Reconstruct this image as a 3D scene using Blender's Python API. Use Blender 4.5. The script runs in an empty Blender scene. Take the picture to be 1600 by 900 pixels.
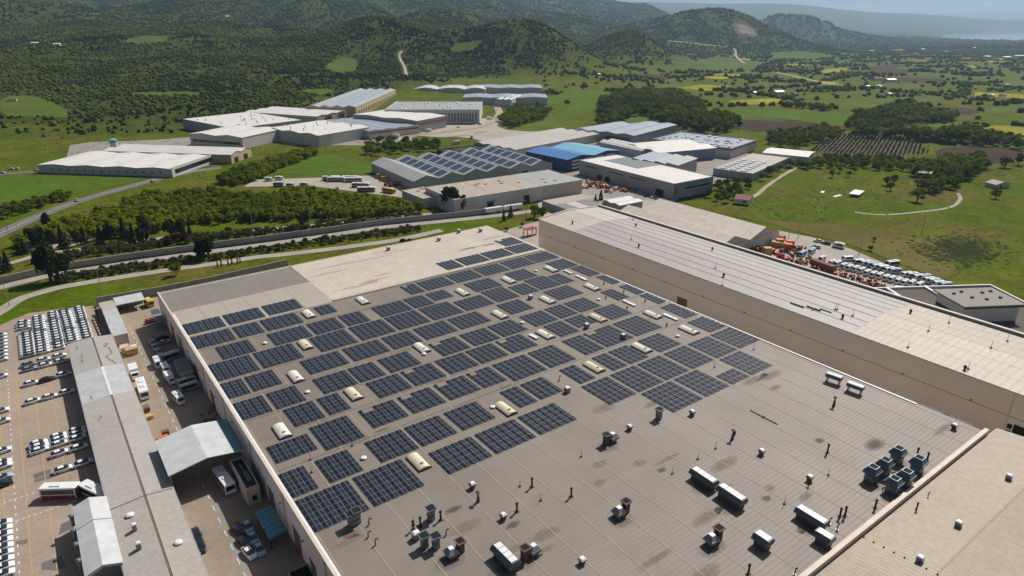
import bpy, math, random
import numpy as np
random.seed(7); rng=np.random.default_rng(7)
scene=bpy.context.scene; COL=scene.collection
R_=math.radians
# ---------------------------------------------------------------- camera
cam=bpy.data.cameras.new('camera'); cam_o=bpy.data.objects.new('camera',cam); COL.objects.link(cam_o)
cam.sensor_width=36; cam.lens=36*1046/1600; cam.clip_start=1; cam.clip_end=60000
cam_o.location=(0,0,105); cam_o.rotation_euler=(R_(90)-math.atan((450-28.3)/1046),0,R_(53.91-90))
scene.camera=cam_o
# ---------------------------------------------------------------- sky, sun, exposure
SUN_EL,SUN_AZ=R_(47),R_(18)          # azimuth measured from +X towards +Y
w=bpy.data.worlds.new('World'); scene.world=w; w.use_nodes=True
nt=w.node_tree; bg=nt.nodes['Background']; sky=nt.nodes.new('ShaderNodeTexSky'); sky.sky_type='NISHITA'; sky.sun_disc=False
sky.sun_elevation=SUN_EL; sky.sun_rotation=R_(90)-SUN_AZ; sky.altitude=100; sky.air_density=1.0; sky.dust_density=3.5
nt.links.new(sky.outputs[0],bg.inputs[0]); bg.inputs[1].default_value=0.052
sl=bpy.data.lights.new('sun','SUN'); sl.energy=4.7; sl.angle=R_(0.53); sl.color=(1,0.955,0.89)
so=bpy.data.objects.new('sun',sl); COL.objects.link(so); so.location=(0,0,300)
so.rotation_euler=(R_(90)-SUN_EL,0,SUN_AZ+R_(90))
scene.view_settings.view_transform='Standard'; scene.view_settings.look='None'; scene.view_settings.exposure=0.0; scene.view_settings.gamma=1
scene.cycles.use_denoising=True; scene.cycles.max_bounces=5; scene.cycles.diffuse_bounces=2; scene.cycles.glossy_bounces=2; scene.cycles.transmission_bounces=2; scene.cycles.volume_bounces=0; scene.cycles.transparent_max_bounces=4
scene.cycles.caustics_reflective=False; scene.cycles.caustics_refractive=False
# ---------------------------------------------------------------- helpers
def tag(o,label=None,cat=None,group=None,kind=None):
    if label: o['label']=label
    if cat: o['category']=cat
    if group: o['group']=group
    if kind: o['kind']=kind
    return o
class MB:
    def __init__(s): s.v=[];s.f=[];s.m=[]
    def add(s,vs,fs,m=0):
        b=len(s.v); s.v+=[tuple(p) for p in vs]
        for f in fs: s.f.append(tuple(b+i for i in f)); s.m.append(m)
        return s
    def box(s,x0,y0,z0,x1,y1,z1,m=0,top=None):
        vs=[(x0,y0,z0),(x1,y0,z0),(x1,y1,z0),(x0,y1,z0),(x0,y0,z1),(x1,y0,z1),(x1,y1,z1),(x0,y1,z1)]
        s.add(vs,[(3,2,1,0),(0,1,5,4),(1,2,6,5),(2,3,7,6),(3,0,4,7)],m); s.f.append(tuple(len(s.v)-8+i for i in (4,5,6,7))); s.m.append(m if top is None else top); return s
    def frus(s,cx,cy,z0,z1,w0,d0,w1,d1,m=0,top=None):
        vs=[(cx+a*w0/2,cy+b*d0/2,z0) for a,b in ((-1,-1),(1,-1),(1,1),(-1,1))]+[(cx+a*w1/2,cy+b*d1/2,z1) for a,b in ((-1,-1),(1,-1),(1,1),(-1,1))]
        s.add(vs,[(3,2,1,0),(0,1,5,4),(1,2,6,5),(2,3,7,6),(3,0,4,7)],m); s.f.append(tuple(len(s.v)-8+i for i in (4,5,6,7))); s.m.append(m if top is None else top); return s
    def cyl(s,cx,cy,z0,z1,r0,r1,n=12,m=0,top=None):
        b=len(s.v)
        for z,r in ((z0,r0),(z1,r1)):
            s.v+=[(cx+r*math.cos(6.2832*i/n),cy+r*math.sin(6.2832*i/n),z) for i in range(n)]
        for i in range(n): s.f.append((b+i,b+(i+1)%n,b+n+(i+1)%n,b+n+i)); s.m.append(m)
        s.f.append(tuple(b+n+i for i in range(n))); s.m.append(m if top is None else top); s.f.append(tuple(b+n-1-i for i in range(n))); s.m.append(m); return s
    def tube(s,pts,r,n=8,m=0):
        b=len(s.v)
        for k,p in enumerate(pts):
            q0=pts[max(k-1,0)];q1=pts[min(k+1,len(pts)-1)]
            d=np.array(q1,float)-np.array(q0,float);d/=np.linalg.norm(d)
            a=np.cross(d,(0,0,1) if abs(d[2])<.9 else (1,0,0));a/=np.linalg.norm(a);c=np.cross(d,a)
            s.v+=[tuple(np.array(p)+r*(math.cos(6.2832*i/n)*a+math.sin(6.2832*i/n)*c)) for i in range(n)]
        for k in range(len(pts)-1):
            for i in range(n): s.f.append((b+k*n+i,b+k*n+(i+1)%n,b+(k+1)*n+(i+1)%n,b+(k+1)*n+i)); s.m.append(m)
        s.f.append(tuple(b+(len(pts)-1)*n+i for i in range(n)));s.m.append(m); s.f.append(tuple(b+n-1-i for i in range(n)));s.m.append(m); return s
    def prof(s,poly,y0,y1,m=0,axis='y'):
        n=len(poly);b=len(s.v)
        for y in (y0,y1): s.v+=[((p[0],y,p[1]) if axis=='y' else (y,p[0],p[1])) for p in poly]
        for i in range(n): s.f.append((b+i,b+(i+1)%n,b+n+(i+1)%n,b+n+i)); s.m.append(m)
        s.f.append(tuple(b+n-1-i for i in range(n)));s.m.append(m);s.f.append(tuple(b+n+i for i in range(n)));s.m.append(m); return s
    def mesh(s,name,mats,smooth=False):
        me=bpy.data.meshes.new(name); me.from_pydata(s.v,[],s.f)
        for q in (mats if isinstance(mats,(list,tuple)) else [mats]): me.materials.append(q)
        me.polygons.foreach_set('material_index',s.m)
        if smooth: me.polygons.foreach_set('use_smooth',[True]*len(s.f))
        me.update(); return me
def obj(name,me,parent=None,loc=(0,0,0),rz=0,rx=0,ry=0):
    if isinstance(me,tuple): me=me[0].mesh(name,me[1])
    o=bpy.data.objects.new(name,me); COL.objects.link(o); o.location=loc; o.rotation_euler=(rx,ry,rz)
    if parent is not None: o.parent=parent
    return o
def empty(name,loc=(0,0,0),rz=0):
    o=bpy.data.objects.new(name,None); COL.objects.link(o); o.location=loc; o.rotation_euler=(0,0,rz); o.empty_display_size=.5; return o
KIDS={}
def copy_tree(o,parent=None):
    c=o.copy(); COL.objects.link(c); c.parent=parent
    for ch in KIDS.get(o.name) or KIDS.setdefault(o.name,list(o.children)): copy_tree(ch,c)
    return c
class Kind:
    """the first use places the prototype itself, later uses place copies"""
    def __init__(s,root): s.root=root;s.used=False
    def put(s,loc,rz=0,label=None,group=None,sc=None):
        if not s.used: KIDS[s.root.name]=list(s.root.children); s.used=True; o=s.root
        else: o=copy_tree(s.root)
        o.location=loc;o.rotation_euler=(0,0,rz)
        if sc: o.scale=sc if isinstance(sc,tuple) else (sc,sc,sc)
        if label:o['label']=label
        if group:o['group']=group
        return o
ORD='first second third fourth fifth sixth seventh eighth ninth tenth eleventh twelfth thirteenth fourteenth fifteenth sixteenth seventeenth eighteenth nineteenth twentieth'.split()
def sx(p): return (p[0]*RX+p[1]*RY)/(p[0]*FX+p[1]*FY)   # how far to the side a point lies
# ---------------------------------------------------------------- materials
def mat(name,col,rough=.75,var=.15,scale=.15,metal=0,bump=0,bscale=4,rib=None,ribc=.12,stain=None,spec=.3,emis=None,fine=0):
    m=bpy.data.materials.new(name); m.use_nodes=True; t=m.node_tree; N=t.nodes; L=t.links; b=N['Principled BSDF']
    b.inputs['Roughness'].default_value=rough; b.inputs['Metallic'].default_value=metal; b.inputs['Specular IOR Level'].default_value=spec
    g=N.new('ShaderNodeTexCoord'); co=g.outputs['Object']
    no=N.new('ShaderNodeTexNoise'); no.inputs['Scale'].default_value=scale; no.inputs['Detail'].default_value=6; no.inputs['Roughness'].default_value=.62; L.new(co,no.inputs['Vector'])
    r=N.new('ShaderNodeValToRGB'); r.color_ramp.elements[0].position=.3; r.color_ramp.elements[1].position=.7
    c2=col if not isinstance(col[0],tuple) else col[1]; c1=col if not isinstance(col[0],tuple) else col[0]
    r.color_ramp.elements[0].color=tuple(x*(1-var) for x in c1)+(1,); r.color_ramp.elements[1].color=tuple(min(1,x*(1+var)) for x in c2)+(1,)
    L.new(no.outputs['Fac'],r.inputs[0]); out=r.outputs[0]
    if stain:
        n2=N.new('ShaderNodeTexNoise'); n2.inputs['Scale'].default_value=stain[1]; n2.inputs['Detail'].default_value=8; n2.inputs['Roughness'].default_value=.7
        mp=N.new('ShaderNodeMapping'); mp.inputs['Scale'].default_value=stain[4] if len(stain)>4 else (1,1,1); L.new(co,mp.inputs[0]); L.new(mp.outputs[0],n2.inputs['Vector'])
        r2=N.new('ShaderNodeValToRGB'); r2.color_ramp.elements[0].position=stain[2]; r2.color_ramp.elements[1].position=stain[3]; L.new(n2.outputs['Fac'],r2.inputs[0])
        mx=N.new('ShaderNodeMix'); mx.data_type='RGBA'; L.new(r2.outputs[0],mx.inputs['Factor']); L.new(out,mx.inputs['A']); mx.inputs['B'].default_value=stain[0]+(1,); out=mx.outputs['Result']
    bh=None
    if rib:
        sp=N.new('ShaderNodeSeparateXYZ'); L.new(co,sp.inputs[0])
        mu=N.new('ShaderNodeMath'); mu.operation='MULTIPLY'; mu.inputs[1].default_value=6.2832/rib[1]; L.new(sp.outputs[rib[0]],mu.inputs[0])
        sn=N.new('ShaderNodeMath'); sn.operation='SINE'; L.new(mu.outputs[0],sn.inputs[0])
        pw=N.new('ShaderNodeMapRange'); pw.inputs['From Min'].default_value=.6; pw.inputs['From Max'].default_value=1; L.new(sn.outputs[0],pw.inputs[0])
        bh=pw.outputs[0]
        mx=N.new('ShaderNodeMix'); mx.data_type='RGBA'; mx.blend_type='MULTIPLY'; mx.inputs['B'].default_value=(1-ribc,)*3+(1,); L.new(pw.outputs[0],mx.inputs['Factor']); L.new(out,mx.inputs['A']); out=mx.outputs['Result']
    if fine:
        n3=N.new('ShaderNodeTexNoise'); n3.inputs['Scale'].default_value=fine; n3.inputs['Detail'].default_value=3; L.new(co,n3.inputs['Vector'])
        mr=N.new('ShaderNodeMapRange'); mr.inputs['To Min'].default_value=.75; mr.inputs['To Max'].default_value=1.25; L.new(n3.outputs['Fac'],mr.inputs[0])
        mx=N.new('ShaderNodeMix'); mx.data_type='RGBA'; mx.blend_type='MULTIPLY'; mx.inputs['Factor'].default_value=1; L.new(out,mx.inputs['A']); L.new(mr.outputs[0],mx.inputs['B']); out=mx.outputs['Result']
    L.new(out,b.inputs['Base Color'])
    if bump or bh:
        bp=N.new('ShaderNodeBump')
        if bh: bp.inputs['Strength'].default_value=.5; bp.inputs['Distance'].default_value=.06; L.new(bh,bp.inputs['Height'])
        else:
            n4=N.new('ShaderNodeTexNoise'); n4.inputs['Scale'].default_value=bscale; n4.inputs['Detail'].default_value=5; L.new(co,n4.inputs['Vector']); bp.inputs['Strength'].default_value=1; bp.inputs['Distance'].default_value=bump; L.new(n4.outputs['Fac'],bp.inputs['Height'])
        L.new(bp.outputs[0],b.inputs['Normal'])
    return m
def leafmat(name,c1,c2,tr=.3):
    m=bpy.data.materials.new(name); m.use_nodes=True; t=m.node_tree; N=t.nodes; L=t.links; N.remove(N['Principled BSDF']); o=N['Material Output']
    oi=N.new('ShaderNodeObjectInfo'); g=N.new('ShaderNodeNewGeometry'); no=N.new('ShaderNodeTexNoise'); no.inputs['Scale'].default_value=.0075; no.inputs['Detail'].default_value=7; no.inputs['Roughness'].default_value=.62; L.new(g.outputs['Position'],no.inputs['Vector'])
    n2=N.new('ShaderNodeTexNoise'); n2.inputs['Scale'].default_value=.9; L.new(g.outputs['Position'],n2.inputs['Vector'])
    a=N.new('ShaderNodeMath'); a.operation='MULTIPLY_ADD'; a.inputs[1].default_value=1.9; L.new(no.outputs['Fac'],a.inputs[0]); m2=N.new('ShaderNodeMath'); m2.operation='MULTIPLY_ADD'; m2.inputs[1].default_value=.28; L.new(oi.outputs['Random'],m2.inputs[0]); L.new(a.outputs[0],m2.inputs[2])
    m3=N.new('ShaderNodeMath'); m3.operation='MULTIPLY'; m3.operation='MULTIPLY_ADD'; m3.inputs[1].default_value=.3; m3.inputs[2].default_value=-.52; L.new(n2.outputs['Fac'],m3.inputs[0]); L.new(m3.outputs[0],a.inputs[2])
    r=N.new('ShaderNodeValToRGB'); r.color_ramp.elements[0].position=.42; r.color_ramp.elements[1].position=1.0; r.color_ramp.elements[0].color=c1+(1,); r.color_ramp.elements[1].color=c2+(1,); L.new(m2.outputs[0],r.inputs[0])
    d=N.new('ShaderNodeBsdfDiffuse'); tl=N.new('ShaderNodeBsdfTranslucent'); ms=N.new('ShaderNodeMixShader'); ms.inputs[0].default_value=tr
    L.new(r.outputs[0],d.inputs[0]); L.new(r.outputs[0],tl.inputs[0]); L.new(d.outputs[0],ms.inputs[1]); L.new(tl.outputs[0],ms.inputs[2]); L.new(ms.outputs[0],o.inputs[0])
    return m
M={}
def stainmat(name,col,a=.8):
    m=mat(name,col,.9,.3,1.2); t=m.node_tree; N=t.nodes; L=t.links; b=N['Principled BSDF']
    tc=N.new('ShaderNodeTexCoord'); vd=N.new('ShaderNodeVectorMath'); vd.operation='DISTANCE'; vd.inputs[1].default_value=(.5,.5,0); mp=N.new('ShaderNodeMapping'); mp.inputs['Scale'].default_value=(1,1,0); L.new(tc.outputs['Generated'],mp.inputs[0]); L.new(mp.outputs[0],vd.inputs[0])
    n=N.new('ShaderNodeTexNoise'); n.inputs['Scale'].default_value=1.4; n.inputs['Detail'].default_value=8; n.inputs['Roughness'].default_value=.75; L.new(tc.outputs['Object'],n.inputs['Vector'])
    ad=N.new('ShaderNodeMath'); ad.operation='MULTIPLY_ADD'; ad.inputs[1].default_value=-.75; L.new(n.outputs['Fac'],ad.inputs[0]); L.new(vd.outputs['Value'],ad.inputs[2])
    mr=N.new('ShaderNodeMapRange'); mr.inputs['From Min'].default_value=.08; mr.inputs['From Max'].default_value=-.22; mr.inputs['To Min'].default_value=0; mr.inputs['To Max'].default_value=a; L.new(ad.outputs[0],mr.inputs[0]); L.new(mr.outputs[0],b.inputs['Alpha']); return m
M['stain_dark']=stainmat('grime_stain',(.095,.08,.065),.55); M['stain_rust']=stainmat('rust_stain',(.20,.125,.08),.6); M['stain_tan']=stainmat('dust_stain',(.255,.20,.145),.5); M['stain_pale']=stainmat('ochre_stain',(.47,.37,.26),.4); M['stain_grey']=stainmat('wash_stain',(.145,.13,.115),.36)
M['roof']=mat('roof_sheet',((.184,.152,.126),(.221,.187,.156)),.6,.05,.05,rib=('Y',1.05),ribc=.06,stain=((.29,.215,.135),.09,.56,.80,(.5,3.5,1)),spec=.4)
M['roof_grey']=mat('roof_sheet_grey',(.215,.195,.172),.7,.06,.08,rib=('Y',1.05),ribc=.05,stain=((.2,.17,.13),.3,.66,.8),fine=1.5)
M['roof_cream']=mat('roof_sheet_cream',(.39,.345,.295),.6,.06,.08,rib=('Y',1.05),ribc=.05,fine=1)
M['roof_white']=mat('roof_membrane_white',(.51,.45,.385),.6,.07,.06,rib=('X',1.6),ribc=.06,stain=((.42,.33,.235),.07,.60,.85,(.7,2.2,1)),fine=.7)
M['seam']=mat('roof_seam',(.36,.285,.205),.7,.15,.4)
M['patch']=mat('roof_dirt',(.16,.13,.10),.9,.3,1.5)
M['rust']=mat('roof_rust',(.33,.19,.11),.9,.3,1.5)
M['wall']=mat('wall_panel',(.80,.70,.66),.7,.05,.1,rib=('Y',1.1),ribc=.06,stain=((.62,.53,.48),.12,.60,.85,(1,4,.6)))
M['coping']=mat('coping',(.62,.52,.44),.6,.1,.3)
M['white_metal']=mat('white_metal',(.72,.72,.72),.4,.06,.5,spec=.5)
M['hall_wall']=mat('hall_wall_panel',(.82,.70,.57),.65,.04,.06,rib=('Y',1.2),ribc=.025,stain=((.70,.59,.46),.08,.55,.9,(1,3,.5)))
M['hall_light']=mat('hall_roof_light',(.48,.43,.375),.55,.05,.05,rib=('Y',1.1),ribc=.05,fine=1)
M['hall_grey']=mat('hall_roof_grey',(.375,.35,.325),.55,.05,.04,fine=.8,stain=((.33,.31,.29),.06,.5,.8,(3,.5,1)))
M['hall_cream']=mat('hall_roof_cream',(.45,.39,.325),.55,.05,.05,rib=('Y',2.1),ribc=.10,fine=1,stain=((.38,.29,.195),.1,.58,.85,(.5,3,1)))
M['dark_joint']=mat('dark_joint',(.13,.125,.12),.8,.1,1)
M['beige_roof']=mat('beige_roof',(.345,.28,.21),.55,.07,.05,rib=('X',1.0),ribc=.06,stain=((.33,.245,.16),.06,.55,.85),fine=.8)
M['hood_steel']=mat('shaded_hood_steel',(.135,.15,.165),.5,.25,1.0,metal=.2)  # hood sides turned from the sun: their shade is put into this darker colour
M['steel']=mat('galvanised_steel',(.24,.255,.27),.45,.2,1.2,metal=.35,spec=.5)
M['blue_steel']=mat('bluish_steel',(.12,.16,.20),.45,.2,1.2,metal=.5)
M['brown_steel']=mat('rusty_brown_steel',(.17,.10,.075),.75,.3,2)
M['dark']=mat('dark_metal',(.035,.035,.037),.6,.2,2)
M['black_hole']=mat('opening_shade',(.012,.012,.012),.9,.1,2)  # flat black colour stands in for the shade inside openings
M['glass_dome']=mat('skylight_acrylic',(.66,.60,.42),.35,.08,.6,spec=.5)
M['glass_dome_w']=mat('skylight_acrylic_white',(.72,.69,.60),.35,.10,.6,spec=.5)
M['pv']=mat('solar_glass',(.011,.014,.024),.14,.25,.6,spec=.6)
M['pv_frame']=mat('solar_frame',(.33,.33,.35),.45,.1,1,metal=.4)
M['asphalt']=mat('asphalt',(.15,.14,.13),.9,.14,.05,fine=1.2,stain=((.085,.08,.075),.04,.55,.75))
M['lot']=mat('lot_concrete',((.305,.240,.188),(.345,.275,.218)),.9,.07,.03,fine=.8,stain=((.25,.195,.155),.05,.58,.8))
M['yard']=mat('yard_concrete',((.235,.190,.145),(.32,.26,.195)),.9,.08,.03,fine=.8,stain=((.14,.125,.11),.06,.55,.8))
M['pale_lot']=mat('pale_concrete',(.36,.32,.27),.9,.10,.04,fine=.6)
M['dirt']=mat('dirt_track',(.36,.29,.21),.95,.18,.05,fine=.3)
M['path']=mat('gravel_path',(.33,.30,.26),.95,.12,.1,fine=.5)
M['concrete']=mat('concrete_wall',(.33,.315,.295),.9,.1,.2,stain=((.2,.19,.175),.35,.52,.75,(1,1,.25)))
M['yellow']=mat('yellow_paint',(.50,.36,.10),.8,.12,1)
M['white']=mat('white_paint',(.70,.69,.66),.7,.08,1)
M['blue_paint']=mat('blue_paint',(.16,.30,.46),.8,.12,1)
M['car_white']=mat('car_white',(.76,.77,.78),.25,.03,1,spec=.6)
M['car_silver']=mat('car_silver',(.42,.44,.46),.3,.03,1,metal=.5)
M['car_black']=mat('car_black',(.018,.02,.024),.2,.05,1,spec=.6)
M['car_blue']=mat('car_blue',(.30,.42,.55),.3,.03,1,spec=.5)
M['car_red']=mat('car_red',(.30,.03,.03),.3,.03,1,spec=.5)
M['bus_green']=mat('bus_green',(.03,.16,.07),.4,.05,1)
M['bus_yellow']=mat('bus_yellow',(.62,.40,.03),.4,.05,1)
M['glass']=mat('vehicle_glass',(.015,.02,.026),.08,.1,1,spec=.7)
M['tyre']=mat('tyre',(.02,.02,.02),.9,.1,1)
M['lamp']=mat('head_lamp',(.75,.75,.72),.2,.05,1)
M['orange']=mat('orange_paint',(.52,.14,.03),.6,.2,1)
M['redp']=mat('red_paint',(.42,.05,.035),.6,.2,1)
M['rustbrown']=mat('rust_brown',(.20,.085,.05),.8,.3,.8)
M['tan']=mat('tan_box',(.50,.32,.15),.8,.15,.8)
M['leaf_bright']=leafmat('leaf_bright',(.100,.145,.008),(.270,.290,.018),.5)
M['leaf_mid']=leafmat('leaf_mid',(.055,.090,.010),(.175,.205,.024),.48)
M['leaf_dark']=leafmat('leaf_dark',(.016,.026,.012),(.045,.060,.022),.25)
M['leaf_scrub']=leafmat('leaf_scrub',(.055,.070,.020),(.130,.120,.045),.4)
M['leaf_red']=leafmat('leaf_red',(.055,.015,.016),(.11,.03,.03))
M['leaf_hill']=leafmat('leaf_hill',(.052,.090,.018),(.185,.225,.046),.5)
M['leaf_bramble']=leafmat('leaf_bramble',(.10,.13,.05),(.18,.20,.10),.4)
M['bark']=mat('bark',(.09,.07,.05),.9,.2,2)
# ---------------------------------------------------------------- surveyed positions (metres)
POST=[(71.2,94.8),(72.0,88.5),(89.0,94.9),(101.3,78.3),(110.1,78.4),(116.7,78.6),(128.9,57.5),(121.2,57.7),(112.5,57.7),(46.9,97.9),(167.8,104.4),(148.9,104.3),(37.9,130.7),(36.4,126.0),(47.9,130.1)]
CHIM=[(73.2,93.1),(78.0,85.7),(65.9,88.7),(136.5,62.2),(152.1,49.3),(152.2,47.1),(90.1,50.4),(52.0,95.8),(47.8,96.6),(46.2,96.6),(126.6,45.9),(118.2,48.8),(119.2,48.3)]
CONE=[(61.2,96.0),(123.1,78.7),(157.2,72.5)]
HOOK=[(39.7,103.1),(38.1,100.0),(38.3,97.2),(96.9,45.4),(107.4,124.9),(50.7,91.5),(114.5,48.9),(114.2,47.1)]
PAIR=[(98.4,95.3),(82.8,75.5),(91.6,59.3),(49.5,86.1),(60.6,77.5)]
LONG=[(104.2,72.1),(104.1,64.8),(111.6,51.3),(55.9,78.7)]
MEDV=[(108.5,46.7),(98.2,53.2)]
HOOD=[(62.6,100.4),(62.4,88.6),(67.4,70.3),(123.5,70.9),(123.7,58.9),(171.0,49.2),(123.6,91.4),(106.0,96.2)]
FLARE=[(45.8,91.3),(47.5,89.9),(50.6,97.2),(115.6,95.4),(36.9,105.1),(38.1,105.1)]
FAN=[(134.8,51.1),(139.6,50.8),(146.4,51.2),(134.8,46.5),(139.4,46.1),(146.1,46.7)]
BOX=[(105.2,118.9),(140.9,133.6),(136.7,146.1),(136.8,176.4),(45.5,94.2)]
UNIT=[(168.5,79.2),(168.3,73.0)]
SKY=[(57.5,115.1),(36.4,145.7),(86.8,209.9),(66.9,209.9),(57.7,188.0),(48.4,170.1),(57.7,151.7),(85.8,164.8),(119.5,171.0),(119.9,195.5),(86.6,121.6),(140.7,171.4),(144.7,149.3),(161.7,140.2),(162.1,124.9),(122.4,149.8),(140.4,125.0),(120.3,124.6),(162.0,195.4),(140.9,195.5),(162.0,171.1)]
WBOX=[(165.4,183.1),(165.4,180.8),(165.3,178.9),(165.5,190.2),(165.4,187.8),(162.6,154.3),(162.5,152.2),(162.5,150.3),(165.2,137.6),(165.2,135.6),(165.2,133.4),(118.4,151.8),(118.5,150.0)]
DOME=[(48.0,196.7),(48.1,160.2),(84.4,124.4),(48.0,123.9),(84.5,161.0),(121.9,161.5),(156.1,161.2),(155.9,124.2),(155.9,197.6)]
BLACK=[(168.3,171.3),(168.5,160.9),(159.0,160.5),(168.2,149.9),(159.0,149.7),(159.3,131.8),(125.2,79.6)]
WVENT=[(120.0,256.4),(144.7,255.2),(158.6,260.3),(167.7,255.5)]
HDOT=[(201.1,227.7),(221.2,206.5),(201.1,185.2),(221.8,163.6),(201.2,142.0),(222.1,84.5),(196.6,58.0),(201.3,95.8)]
HPOST=[(229.4,216.4),(205.3,193.8),(205.4,149.1),(194.5,137.4),(205.4,100.6),(205.6,100.1),(205.1,94.5),(197.6,73.6),(211.7,74.4),(224.4,73.8),(197.5,57.5),(214.0,58.3),(224.7,57.8)]
NRV=[(133.6,40.8),(139.8,41.3),(134.3,33.3),(118.4,33.4),(159.2,33.3)]
BLD={'multi_gable':(200.3,382.5,-3.1,110.7,72.2,7),'beige_flat':(192.5,320.1,-2.9,93.0,36.8,9),'beige_small':(185.1,343.2,1.1,15.5,25.9,6),'low_sheds':(242.7,277.3,-2.9,30.1,27.1,4),'white_box':(268.2,264.1,-2.7,18.1,14.2,6),'tent1':(271.8,179.7,-1.1,24.0,69.9,6),'tent2':(259.2,184.0,2.1,13.3,72.5,6),'big_grey':(320.9,270.2,-1.6,36.4,90.8,10),'solar_grey':(366.2,306.7,15.7,33.0,36.1,10),'blue':(320.5,370.7,4.7,57.2,45.9,9),'concrete_shed':(320.1,434.7,9.9,109.4,48.9,7),'dark':(273.4,461.6,-0.3,55.0,18.1,5),'solar_back_r':(433.7,414.7,15.1,83.3,35.2,10),'solar_back_l':(432.0,453.5,8.4,63.0,32.2,8),'curved_white':(394.1,367.1,-2.0,17.5,50.3,8),'big_white':(394.5,350.2,-12.3,55.6,44.9,9),'red_trim':(458.9,331.5,13.5,51.3,70.6,8),'solar_white':(405.6,273.0,14.6,74.1,28.9,5),'white_long':(487.2,282.0,20.5,26.1,34.0,6),'left_white':(82.3,522.7,45.7,53.2,105.2,6),'left_white_back':(129.7,547.3,45.0,30.3,109.1,7),'front_white':(154.8,605.4,32.9,51.4,58.6,10),'pipes_white':(162.5,661.9,13.9,74.0,99.4,10),'mid_white':(211.6,577.4,18.9,60.3,73.6,10),'upper_white':(255.9,696.1,30.5,49.9,97.1,10),'long_solar':(310.8,722.1,50.1,195.5,55.8,13),'blue_stripe':(263.5,585.6,5.5,55.6,90.5,8),'white_front':(318.0,593.7,21.1,45.8,86.2,12),'columns':(403.0,611.8,53.8,79.6,100.9,14),'back1':(468.1,891.2,-5.2,41.2,61.7,10),'flat_right':(252.8,79.8,-34.1,22.9,16.7,12),'left_shed':(10.4,115.1,4.9,0.0,133.2,5)}
GRID=[[(-13.4,276.6),(-13.4,274.3),(-13.4,272.0),(-13.4,269.6),(-13.4,267.3),(-13.4,265.0),(-13.4,262.7),(-13.4,260.3),(-13.4,258.0),(-13.4,255.7)],[(-9.0,290.4),(-9.0,288.0),(-9.1,285.5),(-9.1,283.0),(-9.1,280.6),(-9.1,278.1),(-9.1,275.7),(-9.2,273.2),(-9.2,270.7),(-9.2,268.3),(-9.2,265.8),(-9.2,263.3),(-9.2,260.9),(-9.3,258.4),(-9.3,256.0)],[(-4.8,291.6),(-4.8,289.0),(-4.8,286.5),(-4.8,284.0),(-4.8,281.5),(-4.9,279.0),(-4.9,276.5),(-4.9,273.9),(-4.9,271.4),(-4.9,268.9),(-4.9,266.4),(-4.9,263.9),(-5.0,261.4),(-5.0,258.9),(-5.0,256.3)],[(-0.4,292.0),(-0.4,289.7),(-0.4,287.4),(-0.4,285.0),(-0.3,282.7),(-0.3,280.4),(-0.3,278.1),(-0.3,275.8),(-0.3,273.5),(-0.3,271.2),(-0.3,268.9),(-0.3,266.6),(-0.3,264.2),(-0.3,261.9),(-0.3,259.6)],[(3.9,291.2),(3.9,288.8),(3.9,286.3),(3.9,283.9),(3.9,281.4),(3.8,279.0),(3.8,276.6),(3.8,274.1),(3.8,271.7),(3.8,269.2),(3.8,266.8),(3.7,264.4),(3.7,261.9),(3.7,259.5)]]
CARX=[(-13.5,288.4),(-13.7,285.7),(-13.7,282.7),(-13.6,248.5),(-9.5,249.1),(-5.2,249.4),(-13.6,244.5),(-9.3,244.5),(-5.1,244.7),(-13.6,233.3),(-9.4,233.1),(-5.1,233.9),(-13.7,220.4),(-9.5,220.5),(-5.2,220.7),(-13.6,194.4),(-13.4,192.5),(-13.5,190.5),(-9.1,195.1),(-9.0,193.1),(-9.1,190.8),(-4.8,195.4),(-4.8,193.4),(-5.0,191.0),(-9.4,186.0),(-5.2,185.9),(-9.2,177.6),(-4.9,177.6),(-21.3,244.0),(-21.5,219.6),(-21.4,213.0),(-21.5,195.9),(-21.6,189.8),(-21.6,188.0),(-21.7,182.6),(-21.6,179.4),(25.2,244.1),(25.2,239.8),(25.9,230.4),(24.8,261.7)]
CARL=[(-22.2,162.9),(-22.2,160.7),(-22.2,158.4),(-22.2,156.1),(-22.2,153.9),(-22.2,151.6),(-22.2,149.3),(-22.2,147.0),(-22.2,144.8)]
CARL2=[(-20.9,280.2),(-20.9,277.0),(-20.9,273.8),(-20.9,270.6),(-20.9,267.4),(-21.0,264.2),(-21.0,261.0),(-21.0,257.8)]
CARY=[(12.3,133.7),(12.2,129.6),(20.2,129.9),(20.1,125.4),(20.0,121.4),(22.1,129.7),(22.0,125.5),(22.1,121.3),(22.0,241.5),(22.1,237.5),(22.6,232.9)]
BUSES=[(-9.4,168.3),(-4.9,163.3),(21.9,148.0),(13.2,220.1),(13.5,207.5),(24.4,225.6),(20.8,223.5),(21.2,219.0),(21.5,209.9),(25.6,204.5),(25.5,202.9),(21.2,195.7),(28.7,280.3)]
MINI_A=[(289.9,152.6),(288.6,146.9),(289.2,144.7),(288.6,141.4),(288.6,138.7),(289.4,136.3),(289.4,133.7),(288.7,130.7),(288.8,128.0),(289.4,125.6),(289.2,122.7),(289.6,120.4),(289.5,117.6),(290.0,115.3),(291.4,113.0),(291.9,110.2)]
MINI_B=[(299.8,146.0),(299.2,140.7),(300.2,137.8),(300.2,134.9),(300.1,132.3),(299.9,129.7),(300.2,126.9),(300.4,124.6),(300.3,119.5),(300.9,117.4),(301.2,114.9),(302.7,113.0),(301.4,110.7),(300.9,108.6),(300.1,106.3),(300.1,103.6),(308.9,129.9),(296.0,161.6),(288.6,161.9),(314.9,158.8),(279.6,112.4)]
LOTCARS=[(315.1,169.6),(315.0,165.1),(305.4,164.9),(277.5,117.0)]
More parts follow.
